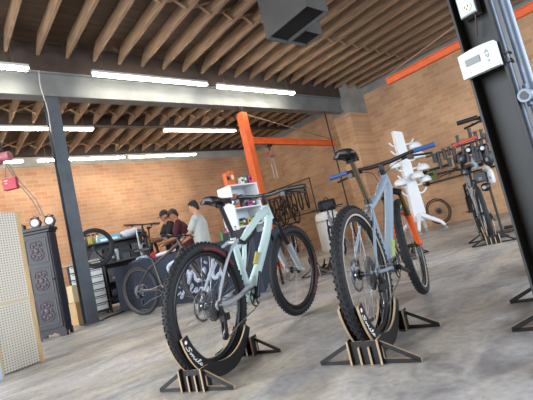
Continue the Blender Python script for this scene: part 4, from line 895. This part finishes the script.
# wall rail with small parts behind display tree
t = empty('wall_rail', (11.1, 4.6, 0), 0, 'thin dark double rail fixed to the right brick wall', 'rail')
for z in (1.2, 1.55): MB().tube([(0, -1.6, z), (0, 1.2, z)], .02, 8).build('tube', darksteel, t)
for y in (-1.5, 0, 1.1): MB().box((.05, y, 1.37), (.12, .05, .45)).build('bracket', darksteel, t)
def pack(y, z, w_, h_, c_, lab):
    o = simple('hanging_pack', MB().box((0, 0, -h_/2), (.05, w_, h_)), mat('hp_'+c_[1:], c_, .5), lab, 'pack', (11.03, y, z), 0, bevel=.005)
    MB().box((-.027, 0, -h_*.35), (.003, w_*.6, h_*.3)).build('printed_panel', black, o)
pack(5.45, 1.53, .22, .28, '#5d7a3c', 'green pack hanging on the wall rail right of the display tree')
pack(4.75, 1.53, .25, .32, '#9a7a58', 'tan pack hanging on the wall rail')
# ------------------------------------------------------------------ grip display row near the black column
gx = 6.2
t = empty('grip_display', (gx, 2.4, 0), 0, 'black display rack of handlebar grips left of the black column', 'display stand')
MB().cyl((.25, -.02, 0), (.25, -.02, 1.5), .018, n=8).build('post', black, t); MB().box((.25, -.02, .012), (.3, .3, .02)).build('foot', black, t)
for z in (.98, 1.2, 1.42): MB().cyl((.25, -.5, z), (.25, .8, z), .014, n=8).build('rail', black, t)
def pt(px, py, x=gx): return grip_loc(px, py, x)
redg = mat('coral_grip', '#c8544a', .6)
def grip_item(px, py, mt, lab, grp, L_=.13, r=.022, vert=True, ang_=0):
    p = pt(px, py); t = empty('handlebar_grip', p, 0, lab, 'grip', grp)
    if vert: a_, b_ = Vector((0, 0, .07)), Vector((0, .01, -.07))
    else: a_, b_ = Vector((0, L_/2*1.4, -.0)), Vector((0, -L_/2*1.4, .02))
    m = MB(); m.cyl(a_, b_, r, n=12)
    for q in (.05, .95): c_ = a_.lerp(b_, q); m.cyl(c_-(b_-a_)*.04, c_+(b_-a_)*.04, r*1.25, n=12)
    m.build('sleeve', mt, t); MB().cyl(Vector((0, 0, 0)), Vector((.25, 0, .02)), .006, n=6).build('peg', steel, t)
for k, (px, py) in enumerate(((434, 158), (439, 156), (444, 153), (449, 151), (454, 148))):
    grip_item(px, py, black if k % 2 else mat('grip_grey', '#33363a', .6), 'black handlebar grip in the upper left row of the display rack', 'black grips on the display rack')
grip_item(465, 142, redg, 'coral red handlebar grip lying across the top of the display rack', None, .26, .024, False)
for k, (px, py) in enumerate(((470, 133), (476, 136), (482, 134), (487, 138), (458, 140))):
    grip_item(px, py, black, 'black handlebar grip at the top right of the display rack', 'black grips right on the rack')
for k, (px, py, w_, h_, c_, lab) in enumerate(((462, 158, .22, .2, '#24262a', 'black pouch on the display rack below the red grip'), (478, 154, .2, .28, '#1a1b1e', 'black pouch hanging beside the black column'), (474, 163, .13, .2, '#8d959c', 'grey bottle-shaped pack hanging on the display rack'),
        (488, 158, .16, .26, '#17181a', 'black pack touching the edge of the black column'), (481, 177, .26, .2, '#1a1b1f', 'black pack lowest on the display rack'), (491, 176, .12, .22, '#b9bcbc', 'white bottle hanging low beside the black column'), (486, 168, .12, .12, '#a09a8e', 'beige pack hanging in the middle beside the black column'), (452, 163, .14, .2, '#8c6e50', 'tan tag pack hanging left on the display rack'), (466, 171, .2, .12, '#2a2c30', 'dark grey pouch above the grey bike stem'))):
    p = pt(px, py, gx+.05); o = simple('accessory_pack', (MB().ell((0, 0, 0), (.06, w_*.45, h_*.5)) if k % 3 == 0 else MB().lathe([(w_*.3, -h_/2), (w_*.38, -h_*.3), (w_*.38, h_*.2), (w_*.2, h_*.5)], n=14) if k % 3 == 2 else MB().box((0, 0, 0), (.08, w_*.7, h_*.8))), mat('acc_%d' % k, c_, .45), lab, 'pack', p, 0, bevel=.012)
    MB().box((-(.0615 if k % 3 == 0 else w_*.385 if k % 3 == 2 else .0415), 0, -.02), (.003, w_*.2, h_*.2)).build('printed_panel', mat('pack_print', '#75797c', .6), o)
    MB().cyl((0, 0, h_/2-.02), (.2, 0, h_/2+.01), .005, n=6).build('peg', steel, o)

for k in range(12):
    px, py = 436+4.6*k, 163-1.3*k+(3 if k % 2 else -5)
    grip_item(px, py, black if k % 3 else mat('grip_grey', '#33363a', .6), 'small black grip in the crowded middle row of the display rack', 'black grips in the middle rack row', r=.026)
for k, (px, py, lab) in enumerate(((470, 150, 'black clamp-on light beneath the red grip on the display rack'), (484, 148, 'round black bell near the black column on the display rack'), (472, 184, 'small black lamp lowest left on the display rack'), (486, 187, 'small black lamp lowest right on the display rack'))):
    p = pt(px, py, gx+.03); o = simple('bike_light', MB().lathe([(.02, -.06), (.06, -.04), (.065, .03), (.03, .06)], n=14), black, lab, 'bike light', p)
    MB().cyl((-.055, 0, 0), (-.072, 0, 0), .028, n=14).build('lens', mat('lens_grey', '#9a9fa3', .2), o); MB().cyl((0, 0, .05), (.22, 0, .06), .006, n=6).build('peg', steel, o)
